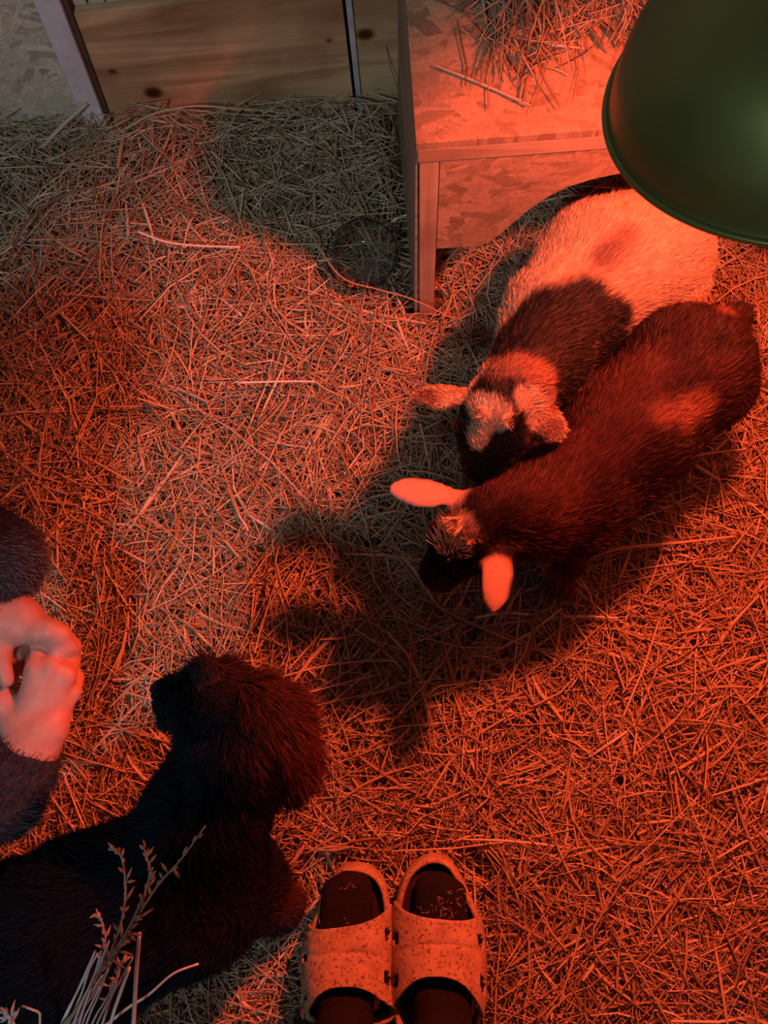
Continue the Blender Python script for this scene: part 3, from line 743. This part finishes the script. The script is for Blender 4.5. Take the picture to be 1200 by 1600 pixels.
hr = Body(); hr.ball(hp(-.014, 0, .022), .093, .02); hr.limb(hp(-.05, -.03, -.03), hp(-.05, .03, -.03), .06, .06, .03)
V, Q = hr.mesh(.008); link('hair', fast_mesh('hair', V - pb, Q, smooth=True), MAT['hair'], crouch)
jk = Body()
jk.chain([np.array([-.63, -.01, .54]), chs, pel], [.085, .135, .145], .05, flow=(0, 0, -1))
jk.limb(shR, shL, .070, .070, .05)
cuffR = at(38, 1190, zz - .006); midR = at(-5, 1240, zz - .002)
jk.chain([shR, elR, midR, cuffR], [.072, .060, .050, .040], .03)
cuffL = at(-2, 935, zu + .004); elL = at(-22, 862, .245)
jk.chain([shL, elL2, elL, at(5, 880, .235), cuffL + [-.02, 0.01, 0]], [.072, .060, .050, .041, .036], .03)
V, Q = jk.mesh(.007); V = relax(V, Q, 1, .4); V = V + .003 * wobble(V, 40, 5)[:, None]
link('jacket', fast_mesh('jacket', V - pb, Q, smooth=True), MAT['jacket'], crouch)
fleece = patches((0.060, 0.060, 0.085), [(at(25, 900, .25), (.06, .10, .2), (0.10, 0.07, 0.07), .5), (at(20, 860, .28), (.03, .03, .1), (0.17, 0.14, 0.15), .5)], 6)
me = grow_fur(V, Q, jk, 90000, lambda P, tg, nn: np.where(P[:, 0] > -.75, 0.008, 0.0), fleece, lift=.55, curl=.6, width=.0006)
co = np.empty(len(me.vertices) * 3, np.float32); me.vertices.foreach_get('co', co); me.vertices.foreach_set('co', (co.reshape(-1, 3) - pb).astype(np.float32).ravel()); me.update()
link('fleece_pile', me, MAT['fur'], crouch, kind='stuff')
tr = Body()
for s_ in (-1, 1):
    kn_ = np.array([-.78, -.01 + s_ * .20, .36]); an = np.array([-.92, -.01 + s_ * .17, .05])
    tr.chain([pel + [0, s_ * .08, -.02], kn_, an], [.11, .072, .05], .04); tr.limb(an + [-.02, 0, -.03], an + [.13, 0, -.03], .034, .03, .03)
V, Q = tr.mesh(.011); link('trousers', fast_mesh('trousers', V - pb, Q, smooth=True), MAT['trousers'], crouch)

# ------------------------------------------------------------------ standing person whose feet are in the slides
FX = ((-0.100, 0.03), (0.028, -0.03))          # foot centre x and yaw
stand = thing('person', 'person standing in dark socks in the pair of slides', 'person', (-0.03, -0.45, 0.0))
sb0 = np.array([-0.03, -0.45, 0.0])
tor = Body(); skn = Body(); SOCKS = []
for fx in (-0.10, 0.026):
    sk = Body()
    for dx in (-1, 1):
        sk.chain([(fx + dx * .020, -.272 - .006 * (dx * fx > 0), .036), (fx + dx * .020, -.340, .037), (fx + dx * .014, -.400, .042), (fx, -.462, .058)], [.014, .0185, .022, .036], .015, flow=(0, -1, 0))
    sk.limb((fx, -.268, .036), (fx, -.345, .039), .015, .020, .015)
    sk.chain([(fx, -.470, .07), (fx, -.475, .20)], [.040, .042], .03); sk.limb((fx, -.47, .055), (fx, -.500, .055), .028, .026, .03)
    SOCKS.append(sk)
    V, Q = sk.mesh(.005); V = relax(V, Q, 1, .4)
    link('sock', fast_mesh('sock', V - sb0, Q, smooth=True), MAT['sock'], stand, label='dark sock')
    tor.chain([(fx, -.485, .14), (fx * 1.1 - .003, -.47, .45), (fx * 1.2 - .006, -.50, .82)], [.060, .072, .098], .03)
tor.limb((-.13, -.50, .84), (.07, -.50, .84), .11, .11, .05)
V, Q = tor.mesh(.012); link('trousers', fast_mesh('trousers', V - sb0, Q, smooth=True), MAT['trousers'], stand)
ct = Body(); ct.chain([(-.03, -.50, .62), (-.03, -.51, 1.10), (-.03, -.52, 1.34)], [.19, .17, .13], .05); ct.limb((-.17, -.52, 1.34), (.11, -.52, 1.34), .08, .08, .06)
for s_ in (-1, 1): ct.chain([(-.03 + s_ * .17, -.52, 1.33), (-.03 + s_ * .26, -.53, 1.05), (-.03 + s_ * .215, -.44, .86)], [.065, .052, .042], .03)
V, Q = ct.mesh(.014); link('jacket', fast_mesh('jacket', V - sb0, Q, smooth=True), MAT['jacket'], stand)
for s_ in (-1, 1):
    hw = np.array([-.03 + s_ * .212, -.43, .845])
    skn.limb(hw, hw + [0, .03, -.06], .026, .030, .02, flow=None)
    for i in range(4): skn.chain([hw + [(i - 1.5) * .017, .035, -.075], hw + [(i - 1.5) * .018, .050, -.115 - .006 * (i in (1, 2))], hw + [(i - 1.5) * .017, .045, -.150 - .008 * (i in (1, 2))]], [.0105, .009, .0075], .006)
    skn.chain([hw + [-s_ * .02, .02, -.03], hw + [-s_ * .045, .04, -.07], hw + [-s_ * .042, .05, -.10]], [.014, .011, .008], .01)
hc = np.array([-.03, -.50, 1.58])
skn.chain([hc + [0, -.02, -.22], (-.03, -.51, 1.10)], [.06, .09], .03)
for s_ in (-1, 1): skn.chain([(-.03, -.52, 1.33), (-.03 + s_ * .17, -.52, 1.33), (-.03 + s_ * .26, -.53, 1.05), np.array([-.03 + s_ * .212, -.43, .845])], [.05, .045, .036, .026], .02)
skn.ball(hc, .088, .03); skn.limb(hc + [0, .02, -.03], hc + [0, .055, -.085], .065, .036, .03); skn.limb(hc + [0, -.01, -.07], hc + [0, -.02, -.22], .055, .06, .03); skn.limb(hc + [0, .085, 0], hc + [0, .105, -.03], .012, .015, .012)
for s_ in (-1, 1): skn.ball(hc + [s_ * .086, 0, -.01], .02, .01, flat=((1, 0, 0), 2.0))
V, Q = skn.mesh(.006); link('body', fast_mesh('body', V - sb0, Q, smooth=True), MAT['skin'], stand)
for s_ in (-1, 1): v, f = ball_mesh(hc + [s_ * .033, .074, .002], .012); link('eye', fast_mesh('eye', v - sb0, f, smooth=True), MAT['eye'], stand)
hr = Body(); hr.ball(hc + [0, -.015, .022], .095, .02); V, Q = hr.mesh(.010); link('hair', fast_mesh('hair', V - sb0, Q, smooth=True), MAT['hair'], stand)

# ------------------------------------------------------------------ the slides
def smooth_loop(pts, n=72):
    c = np.array(pts, float); m_ = len(c); out = []
    for i in range(m_):
        p0, p1, p2, p3 = c[i - 1], c[i], c[(i + 1) % m_], c[(i + 2) % m_]
        for t in np.linspace(0, 1, 8, endpoint=False):
            out.append(0.5 * (2 * p1 + (p2 - p0) * t + (2 * p0 - 5 * p1 + 4 * p2 - p3) * t * t + (3 * p1 - p0 - 3 * p2 + p3) * t ** 3))
    out = np.array(out); d = np.r_[0, np.cumsum(np.linalg.norm(np.diff(np.r_[out, out[:1]], axis=0), axis=1))]
    s_ = np.linspace(0, d[-1], n, endpoint=False); cl = np.r_[out, out[:1]]
    return np.stack([np.interp(s_, d, cl[:, 0]), np.interp(s_, d, cl[:, 1])], 1)

def inset(loop, d):
    t = np.roll(loop, -1, 0) - np.roll(loop, 1, 0); t /= np.linalg.norm(t, axis=1)[:, None]
    nrm = np.stack([-t[:, 1], t[:, 0]], 1)
    ctr = loop.mean(0)
    if ((ctr - loop) * nrm).sum() < 0: nrm = -nrm
    return loop + nrm * d

def slide(label, outline_px, strap_px, mirror):
    """outline and strap edges surveyed from the photograph (sole rim at 3.5 cm)"""
    pts = [at(*p, .035)[:2] for p in outline_px]
    xs = [p[0] for p in pts if p[1] < -.36]; xm = (min(xs) + max(xs)) / 2; hw = .046
    pts = pts + [(xm + hw, -.46), (xm + hw * .9, -.495), (xm + .02, -.515), (xm - .02, -.515), (xm - hw * .9, -.495), (xm - hw, -.46)]
    org = np.array([xm, -.38, 0.0])
    t = thing('slide_sandal', label, 'shoe', org, group=None)
    loop = smooth_loop(pts) - org[:2]
    rings = [(0.005, -.012), (0.001, .0), (0.0, .016), (0.001, .030), (.0035, .0355), (.0075, .034), (.0090, .029), (.0095, .021)]
    V = np.concatenate([np.c_[inset(loop, d), np.full(len(loop), z_)] for d, z_ in rings]); n = len(loop)
    F = []; k = np.arange(n); k2 = (k + 1) % n
    for i in range(len(rings) - 1): F.append(np.stack([i * n + k, i * n + k2, (i + 1) * n + k2, (i + 1) * n + k], 1))
    c0 = len(V); V = np.concatenate([V, [[0, 0, -.012]]]); tri = np.stack([k2, k, np.full(n, c0)], 1)
    link('sole', fast_mesh('sole', V, [np.concatenate(F), tri], smooth=True), MAT['slide'], t)
    il = inset(loop, .0085); il2 = inset(loop, .03)
    V = np.concatenate([np.c_[il, np.full(n, .0225)], np.c_[il2, np.full(n, .0215)], [[0, 0, .0215]]])
    link('insole', fast_mesh('insole', V, [np.stack([k, k2, n + k2, n + k], 1), np.stack([n + k, n + k2, np.full(n, 2 * n)], 1)], smooth=True), MAT['insole'], t, label='dark insole')
    # strap: a domed band across the foot, with vent notches along both lower edges
    f0, f1, r0, r1, rc = [at(p[0], p[1], p[2]) - org for p in strap_px]
    nu, nv = 49, 23
    U = np.linspace(-1, 1, nu); W = np.linspace(0, 1, nv)
    def row_half(y):      # outline half-widths at this y
        sel = np.abs(loop[:, 1] - y) < .006
        L_ = loop[sel & (loop[:, 0] < 0), 0]; R_ = loop[sel & (loop[:, 0] > 0), 0]
        return (L_.mean() if len(L_) else -.05), (R_.mean() if len(R_) else .05)
    G = np.zeros((nv, nu, 3))
    for a, wv in enumerate(W):
        for b_, u in enumerate(U):
            s_ = (u + 1) / 2
            yf = f0[1] * (1 - s_) + f1[1] * s_ - .004 * (1 - u * u)
            ys = r0[1] * (1 - s_) + r1[1] * s_
            yr = ys + (rc[1] - (r0[1] + r1[1]) / 2) * (1 - abs(u) ** 2.2)
            y = yf * (1 - wv) + yr * wv
            xl, xr = row_half(y)
            c_ = (xl + xr) / 2; hw_ = (xr - xl) / 2 - .0005
            sgn = np.sign(u); au = abs(u)
            x_ = c_ + hw_ * sgn * au ** 0.80 if au > 0 else c_
            z_ = .028 + (.036 + .012 * wv) * (1 - au ** 2.6) ** 0.62
            yb = y
            # moulded line across the strap
            g_ = np.exp(-((wv - .44 - .10 * mirror * u) / .035) ** 2) * (au < .80)
            G[a, b_] = (x_, yb, z_ - .0016 * g_)
    ids = np.arange(nv * nu).reshape(nv, nu); quads = []
    holes = [(-.86, .34), (.86, .26), (-.86, .80), (.86, .72)]
    for a in range(nv - 1):
        for b_ in range(nu - 1):
            u, wv = (U[b_] + U[b_ + 1]) / 2, (W[a] + W[a + 1]) / 2
            if any(((u - hu) / .085) ** 2 + ((wv - hv) / .085) ** 2 < 1 for hu, hv in holes): continue
            quads.append((ids[a, b_], ids[a, b_ + 1], ids[a + 1, b_ + 1], ids[a + 1, b_]))
    o = link('strap', fast_mesh('strap', G.reshape(-1, 3), np.array(quads), smooth=True), MAT['slide'], t, label='dirt-speckled strap')
    md = o.modifiers.new('thick', 'SOLIDIFY'); md.thickness = .0042; md.offset = -1
    md2 = o.modifiers.new('soft', 'BEVEL'); md2.width = .0009; md2.segments = 2; md2.limit_method = 'ANGLE'
    return t

slide('slide sandal on the standing person\'s left foot, nearer the dog, few straw bits inside',
      [(612, 1600), (610, 1540), (611, 1470), (607, 1405), (592, 1370), (560, 1354), (530, 1360), (508, 1390), (491, 1430), (479, 1465), (472, 1510), (476, 1560), (482, 1600)],
      [(482, 1452, .05), (605, 1420, .05), (484, 1602, .05), (612, 1590, .05), (548, 1543, .078)], 1)
slide('slide sandal on the standing person\'s right foot, more straw bits in its toe',
      [(616, 1600), (614, 1540), (614, 1470), (619, 1410), (636, 1364), (668, 1341), (700, 1346), (722, 1374), (740, 1412), (751, 1440), (757, 1490), (757, 1550), (752, 1600)],
      [(620, 1415, .05), (752, 1436, .05), (616, 1585, .05), (754, 1602, .05), (678, 1527, .078)], -1)

# ------------------------------------------------------------------ glass bowl in the corner
bowl = thing('glass_bowl', 'clear glass bowl half buried in hay beside the bench leg', 'bowl', (-.083, .672, -.014))
prof = [(.0005, .002), (.036, .002), (.048, .010), (.055, .026), (.058, .046), (.0586, .0475), (.0578, .0482), (.0568, .046), (.0537, .0265), (.047, .0115), (.0355, .0042), (.0005, .0042)]
v, f = lathe(prof, 56); link('bowl_wall', fast_mesh('bowl_wall', v, f, smooth=True), MAT['glass'], bowl)
bowl.rotation_euler = (math.radians(6), math.radians(-4), 0)

# ------------------------------------------------------------------ hay
def hay_h(x, y):
    P = np.stack([x, y, np.zeros_like(x)], 1)
    h = .010 * wobble(P, 9, 31) + .006 * wobble(P, 22, 32)
    back = np.clip((y - (.86 + .08 * x)) / .12, 0, 1)
    h = h + .030 * back + .030 * np.clip((x * -1 - .05) / .4, 0, 1) * np.clip((y - .6) / .3, 0, 1)
    d = np.hypot(x + .04, y + .38); h = h - .018 * np.clip(1.6 - d / .16, 0, 1)
    d = np.hypot(x + .083, y - .672); h = h - .012 * np.clip(1.5 - d / .06, 0, 1)
    return h

STRAW = np.array([(0.66, 0.54, 0.36), (0.58, 0.45, 0.27), (0.74, 0.64, 0.46), (0.46, 0.34, 0.19), (0.52, 0.47, 0.30), (0.34, 0.24, 0.13), (0.80, 0.74, 0.60), (0.60, 0.42, 0.22)])
STRAW_P = [.24, .2, .15, .13, .1, .08, .04, .06]

def straws(n, centre, yaw, length, width, z0, pitch, bend, rs, st=4, sag=True):
    """bent three-sided stalks, all in one mesh; returns verts, quads, colours and stalk points"""
    s_ = np.linspace(-.5, .5, st)
    c = np.stack([np.cos(yaw) * np.cos(pitch), np.sin(yaw) * np.cos(pitch), np.sin(pitch)], 1)
    lat_ = np.stack([-np.sin(yaw), np.cos(yaw), np.zeros(n)], 1)
    P = centre[:, None] + s_[None, :, None] * (length[:, None] * c)[:, None]
    arc = (s_ ** 2 - .08)[None, :, None]
    kink = np.maximum(0, s_[None, :] - rs.uniform(-.4, .45, (n, 1)))[..., None] * rs.normal(0, .45, (n, 1, 1)) * (rs.random((n, 1, 1)) < .35)
    P = P + (arc * (bend * length)[:, None, None] + kink * length[:, None, None]) * lat_[:, None]
    P[..., 2] += (arc[..., 0] * (rs.normal(0, .12, n) * length)[:, None])
    P[..., 2] += z0[:, None]
    up_ = np.array([0, 0, 1.0])
    tw = rs.uniform(0, 2 * np.pi, n)
    rad = width / 2
    ring = []
    taper = np.array([.75] + [1] * (st - 2) + [.6])
    for j in range(3):
        a = tw + j * 2.094
        o_ = lat_ * np.cos(a)[:, None] + up_ * (np.sin(a) * .55)[:, None]
        ring.append(P + (rad[:, None] * taper[None])[..., None] * o_[:, None])
    V = np.stack(ring, 2).reshape(-1, 3)          # n, st, 3
    base = (np.arange(n) * st * 3)[:, None, None, None]
    i = np.arange(st - 1)[None, :, None, None] * 3; j = np.arange(3)[None, None, :, None]; j2 = (j + 1) % 3
    q = np.concatenate([base + i + j, base + i + j2, base + i + 3 + j2, base + i + 3 + j], -1).reshape(-1, 4)
    col = STRAW[rs.choice(len(STRAW), n, p=STRAW_P)] * rs.uniform(.55, 1.2, (n, 1))
    return V, q, np.repeat(np.clip(col, 0, 1), st * 3, 0), P

rs = np.random.default_rng(5)
n_long, n_chaff = 900, 24000
n = 64000 + n_long + n_chaff
x = rs.uniform(-1.02, .94, n); y = rs.uniform(-.80, 1.08, n)
ok = y < .985 + .078 * (x + .336); x, y = x[ok], y[ok]; kind = np.zeros(n, int); kind[:n_long] = 1; kind[-n_chaff:] = 2; kind = kind[ok]; n = len(x)
yaw = rs.uniform(0, np.pi, n) + .9 * wobble(np.stack([x, y, 0 * x], 1), 7, 77)
ln = np.clip(rs.lognormal(math.log(.074), .48, n), .02, .22); wd = np.clip(rs.lognormal(math.log(.0024), .45, n), .0010, .0080)
ln = np.where(kind == 1, rs.uniform(.14, .30, n), np.where(kind == 2, rs.uniform(.006, .026, n), ln))
wd = np.where(kind == 1, rs.uniform(.0018, .0036, n), np.where(kind == 2, rs.uniform(.0007, .0016, n), wd))
pitch = rs.normal(0, .10, n) + (rs.random(n) < .04) * rs.normal(0, .35, n)
layer = np.where(kind == 1, rs.uniform(.75, 1.1, n), rs.random(n))
z0 = hay_h(x, y) - .034 + .038 * layer ** .7
ctr = np.stack([x, y, np.zeros(n)], 1)
V, Qh, C3, P = straws(n, ctr, yaw, ln, wd, z0, pitch, rs.normal(0, .22, n), rs)
V3 = V.reshape(n, 12, 3)
# keep stalks out of the slides, the bowl, the walls and the bench timbers
bad = np.zeros(n, bool)
Pf = P
sole_l = (np.abs(Pf[..., 0] + .100) < .058) & (Pf[..., 1] < -.243) & (Pf[..., 1] > -.52) & (Pf[..., 2] > -.016)
sole_r = (np.abs(Pf[..., 0] - .031) < .060) & (Pf[..., 1] < -.236) & (Pf[..., 1] > -.52) & (Pf[..., 2] > -.016)
bad |= (sole_l | sole_r).any(1)
bad |= ((np.hypot(Pf[..., 0] + .083, Pf[..., 1] - .672) < .060) & (Pf[..., 2] > -.006)).any(1) & (rs.random(n) > .12)
wy = .955 + .0787 * (Pf[..., 0] + .336); bad |= (Pf[..., 1] > wy).any(1)
bx = (Pf[..., 0] - .014) + (Pf[..., 1] - .59) * .052
bad |= (np.abs(bx + .013) < .013).any(1) & (Pf[:, :, 1] > .585).any(1)
bad |= ((np.hypot(Pf[..., 0] - .027, Pf[..., 1] - .602) < .020)).any(1)
keepm = ~bad
V = V3[keepm].reshape(-1, 3); C3 = C3.reshape(n, 12, 3)[keepm].reshape(-1, 3)
m_ = keepm.sum()
base_q = Qh[:9]; Qh = (base_q[None] + (np.arange(m_) * 12)[:, None, None]).reshape(-1, 4)
o = link('hay_bedding', fast_mesh('hay_bedding', V, Qh, C3), MAT['straw'], kind='stuff')
o['label'] = 'loose trodden hay bedding covering the whole floor'; o['category'] = 'hay'

# hay piled on the bench, hanging over its top
n = 6500
u = rs.uniform(.05, .58, n); v_ = rs.uniform(.06, .35, n)
d_ = np.clip((v_ - .085 - .03 * np.sin(u * 40)) / .10, 0, 1) * np.clip((u - .06) / .08, 0, 1)
ok = rs.random(n) < (.03 + d_); u, v_, d_ = u[ok], v_[ok], d_[ok]; n = len(u)
ca, sa = math.cos(math.radians(3)), math.sin(math.radians(3))
ctr = np.stack([.014 + u * ca - v_ * sa, .590 + u * sa + v_ * ca, np.full(n, .0)], 1)
yaw = rs.normal(1.5, .75, n); ln = np.clip(rs.lognormal(math.log(.06), .5, n), .02, .16); wd = np.clip(rs.lognormal(math.log(.0022), .45, n), .001, .006)
pitch = np.abs(rs.normal(0, .22, n)) * np.sign(np.sin(yaw)) * d_
zz_ = .392 + .0035 + .5 * ln * np.abs(np.sin(pitch)) + rs.random(n) * .085 * d_
V, Qh, C3, P = straws(n, ctr, yaw, ln, wd, zz_, pitch, rs.normal(0, .25, n), rs)
V[:, 2] = np.maximum(V[:, 2], .3915)
o = link('bench_hay', fast_mesh('bench_hay', V, Qh, C3 * .75), MAT['straw'], kind='stuff')
o['label'] = 'hay heaped along the back of the strand board bench top'; o['category'] = 'hay'

# straw crumbs inside the slides
n = 70
sx = np.where(rs.random(n) < .84, .031, -.100); x = sx + rs.normal(0, .020, n); y = rs.uniform(-.318, -.268, n)
x = np.clip(x, sx - .036, sx + .036)
zt = np.full(n, .0235)
for zc in np.arange(.024, .075, .0008):            # each crumb lies on the sock or, beyond it, on the insole
    for sk in SOCKS: zt[sk.sdf(np.stack([x, y, np.full(n, zc)], 1)) < 0] = zc + .0012
V, Qh, C3, P = straws(n, np.stack([x, y, np.zeros(n)], 1), rs.uniform(0, 3.14, n), np.clip(rs.lognormal(math.log(.005), .5, n), .002, .018), rs.uniform(.0006, .0011, n), zt, rs.normal(0, .1, n), rs.normal(0, .3, n), rs)
o = link('straw_crumbs', fast_mesh('straw_crumbs', V, Qh, C3), MAT['straw'], kind='stuff')
o['label'] = 'tiny straw crumbs caught on the socks inside the slides'; o['category'] = 'straw'

# single stalks that stand out of the bedding
def stalk(name, label, pts, r0, r1, colr, group=None, seeds=0, cat='straw', bits=()):
    if cat == 'stalk':                                # root each tall stalk in the litter behind the dog
        p1, p2 = np.array(pts[0], float), np.array(pts[1], float); dh = (p1 - p2); dh[2] = 0; dh /= np.linalg.norm(dh) + 1e-9
        mid_ = p1 + (p1 - p2) / np.linalg.norm(p1 - p2) * .16 + np.array([0, -.02, 0]); rt_ = np.array([mid_[0] + dh[0] * .08, min(mid_[1] - .10, -.66), -.02])
        pts = [rt_, mid_] + list(pts)
    P = spline(pts, 30); b0 = np.array([P[0][0], P[0][1], max(0.0, min(P[:, 2]))])
    t = thing(name, label, cat, b0, group=group)
    V, F = tube(P - b0, np.linspace(r0, r1, len(P)), 6)
    link('stem', fast_mesh('stem', V, F, np.tile(colr, (len(V), 1)), smooth=True), MAT['straw'], t)
    if seeds:
        VV, FF, k0 = [], [], 0
        m0 = len(P) - 1
        for i in range(seeds):
            q_ = i / seeds; idx = int(m0 * (.52 + .47 * q_)); p = P[idx] - b0; tdir = P[min(idx + 1, m0)] - P[idx - 1]; tdir /= np.linalg.norm(tdir)
            od = tdir * .75 + rs.normal(0, .42, 3); od /= np.linalg.norm(od); L_ = rs.uniform(.006, .016) * (1.2 - .6 * q_)
            v, f = tube([p, p + od * L_ * .5, p + od * L_], [.0004, .0016, .0003], 5)
            VV.append(v); FF += [np.array(g_) + k0 for g_ in f]; k0 += len(v)
        qd = np.concatenate([g_ for g_ in FF if g_.shape[1] == 4]); tri = np.concatenate([g_ for g_ in FF if g_.shape[1] == 3])
        VV = np.concatenate(VV); link('seed_head', fast_mesh('seed_head', VV, [qd, tri], np.tile(np.array(colr) * .75, (len(VV), 1)), smooth=True), MAT['straw'], t, label='withered seed head', kind='stuff')
    return t
PALE, GREY, BROWN = (.86, .86, .84), (.62, .60, .56), (.42, .31, .22)
tall = [
    ('tall seeded hay stalk reaching furthest up past the dog\'s neck', [at(160, 1530, .40), at(235, 1400, .47), at(285, 1340, .49), at(321, 1290, .50)], .0016, .0006, BROWN, 16),
    ('tall hay stalk with a forked bushy seed head in the middle of the clump', [at(130, 1560, .40), at(190, 1470, .45), at(232, 1375, .47), at(224, 1318, .475)], .0016, .0006, BROWN, 40),
    ('tall hay stalk with a brown seed head bending left at its tip', [at(118, 1580, .39), at(172, 1490, .43), at(195, 1410, .45), at(190, 1340, .455), at(170, 1326, .455)], .0016, .0006, BROWN, 26),
    ('short seeded hay stalk lowest on the dog-ward side of the clump', [at(124, 1588, .36), at(160, 1500, .40), at(163, 1455, .41), at(150, 1420, .41)], .0014, .0006, GREY, 26),
    ('thick straight pale straw standing upright beside the seeded clump', [at(208, 1610, .34), at(213, 1520, .37), at(218, 1458, .39)], .0022, .0019, GREY, 0),
    ('pale straight straw tilted beside the thick upright one', [at(170, 1610, .34), at(185, 1560, .36), at(202, 1512, .38)], .0019, .0016, PALE, 0),
    ('long pale straw leaning out of the clump toward the slides', [at(178, 1592, .30), at(230, 1556, .32), at(270, 1522, .33), at(310, 1506, .33)], .0017, .0011, PALE, 0),
    ('thin white straw in the clump, cut off square', [at(98, 1602, .36), at(125, 1540, .39), at(149, 1486, .41)], .0015, .0011, PALE, 0),
    ('thin reddish straw curving up alongside the tallest stalk', [at(112, 1602, .37), at(165, 1505, .42), at(215, 1432, .45), at(252, 1375, .46)], .0011, .0006, (.55, .40, .30), 0),
    ('bristly grey straw head curling over at the photo corner', [at(26, 1610, .38), at(14, 1590, .39), at(-6, 1572, .395)], .0020, .0012, GREY, 18),
    ('hooked grey straw standing between the corner and the clump', [at(62, 1612, .35), at(62, 1585, .36), at(52, 1578, .365), at(34, 1572, .365)], .0013, .0010, GREY, 0),
    ('branched grey straw with small buds low in the clump', [at(160, 1600, .36), at(178, 1545, .39), at(188, 1508, .40), at(194, 1500, .40)], .0017, .0008, GREY, 22),
]
for lab, pts, r0, r1, cc, sd in tall: stalk('hay_stalk', lab, pts, r0, r1, cc, 'tall hay stalks by the dog', sd, 'stalk')
ORD = ('first', 'second', 'third', 'fourth', 'fifth', 'sixth', 'seventh', 'eighth', 'ninth')
for i in range(9):
    q0 = 92 + i * 7.2 + rs.uniform(-2, 2); q1 = q0 + rs.uniform(25, 60); h0 = rs.uniform(.34, .40); y1 = rs.uniform(1470, 1545)
    stalk('hay_stalk', 'thin pale leafless straw low in the tall clump, ' + ORD[i] + ' from the left at its foot', [at(q0, 1604, h0), at((q0 + q1) / 2 + rs.uniform(-4, 4), (1604 + y1) / 2, h0 + .03), at(q1, y1, h0 + .06)], .0011, .0008, PALE, 'tall hay stalks by the dog', 0, 'stalk')
loose = [
    ('thick reddish stem curving from the glass bowl to the bench leg', [at(478, 352, .035), at(530, 430, .025), at(590, 452, .03), at(640, 466, .03), at(705, 496, .02)], .0017, .0011, (.42, .28, .18)),
    ('bright white bent straw lying between the bowl and the left hay', [at(215, 362, .04), at(260, 378, .035), at(310, 384, .03), at(375, 386, .03)], .0022, .0016, (.86, .82, .74)),
    ('long curved straw lying against the pine board', [at(195, 202, .05), at(240, 178, .065), at(300, 166, .07), at(350, 168, .06), at(400, 172, .05)], .0017, .0012, (.60, .48, .32)),
    ('stout pale straw propped at the foot of the white post', [at(66, 230, .035), at(98, 196, .06), at(136, 162, .08)], .0036, .0030, (.62, .50, .36)),
    ('long straw running out from the dark goat\'s front foot', [at(905, 880, .02), at(960, 858, .025), at(1060, 848, .025), at(1150, 838, .02)], .0032, .0020, (.56, .44, .27)),
    ('long thin bent straw pointing at the dog\'s ear', [at(432, 1060, .05), at(500, 1042, .03), at(580, 1032, .02), at(620, 1034, .02)], .0012, .0010, (.60, .50, .36)),
    ('short white straw on the hay midway between post and goats', [at(372, 598, .03), at(440, 596, .028), at(492, 596, .028)], .0018, .0015, (.86, .84, .80)),
    ('dark thin twig across the grey hay by the strand board', [at(8, 420, .05), at(40, 350, .055), at(90, 310, .05), at(150, 290, .045)], .0028, .0020, (.16, .12, .09)),
    ('tall thin dark straw standing in the corner before the short pine board', [at(632, 160, .03), at(612, 110, .08), at(598, 45, .13)], .0009, .0007, (.20, .18, .12)),
]
for lab, pts, r0, r1, cc in loose: stalk('loose_straw', lab, pts, r0, r1, cc)
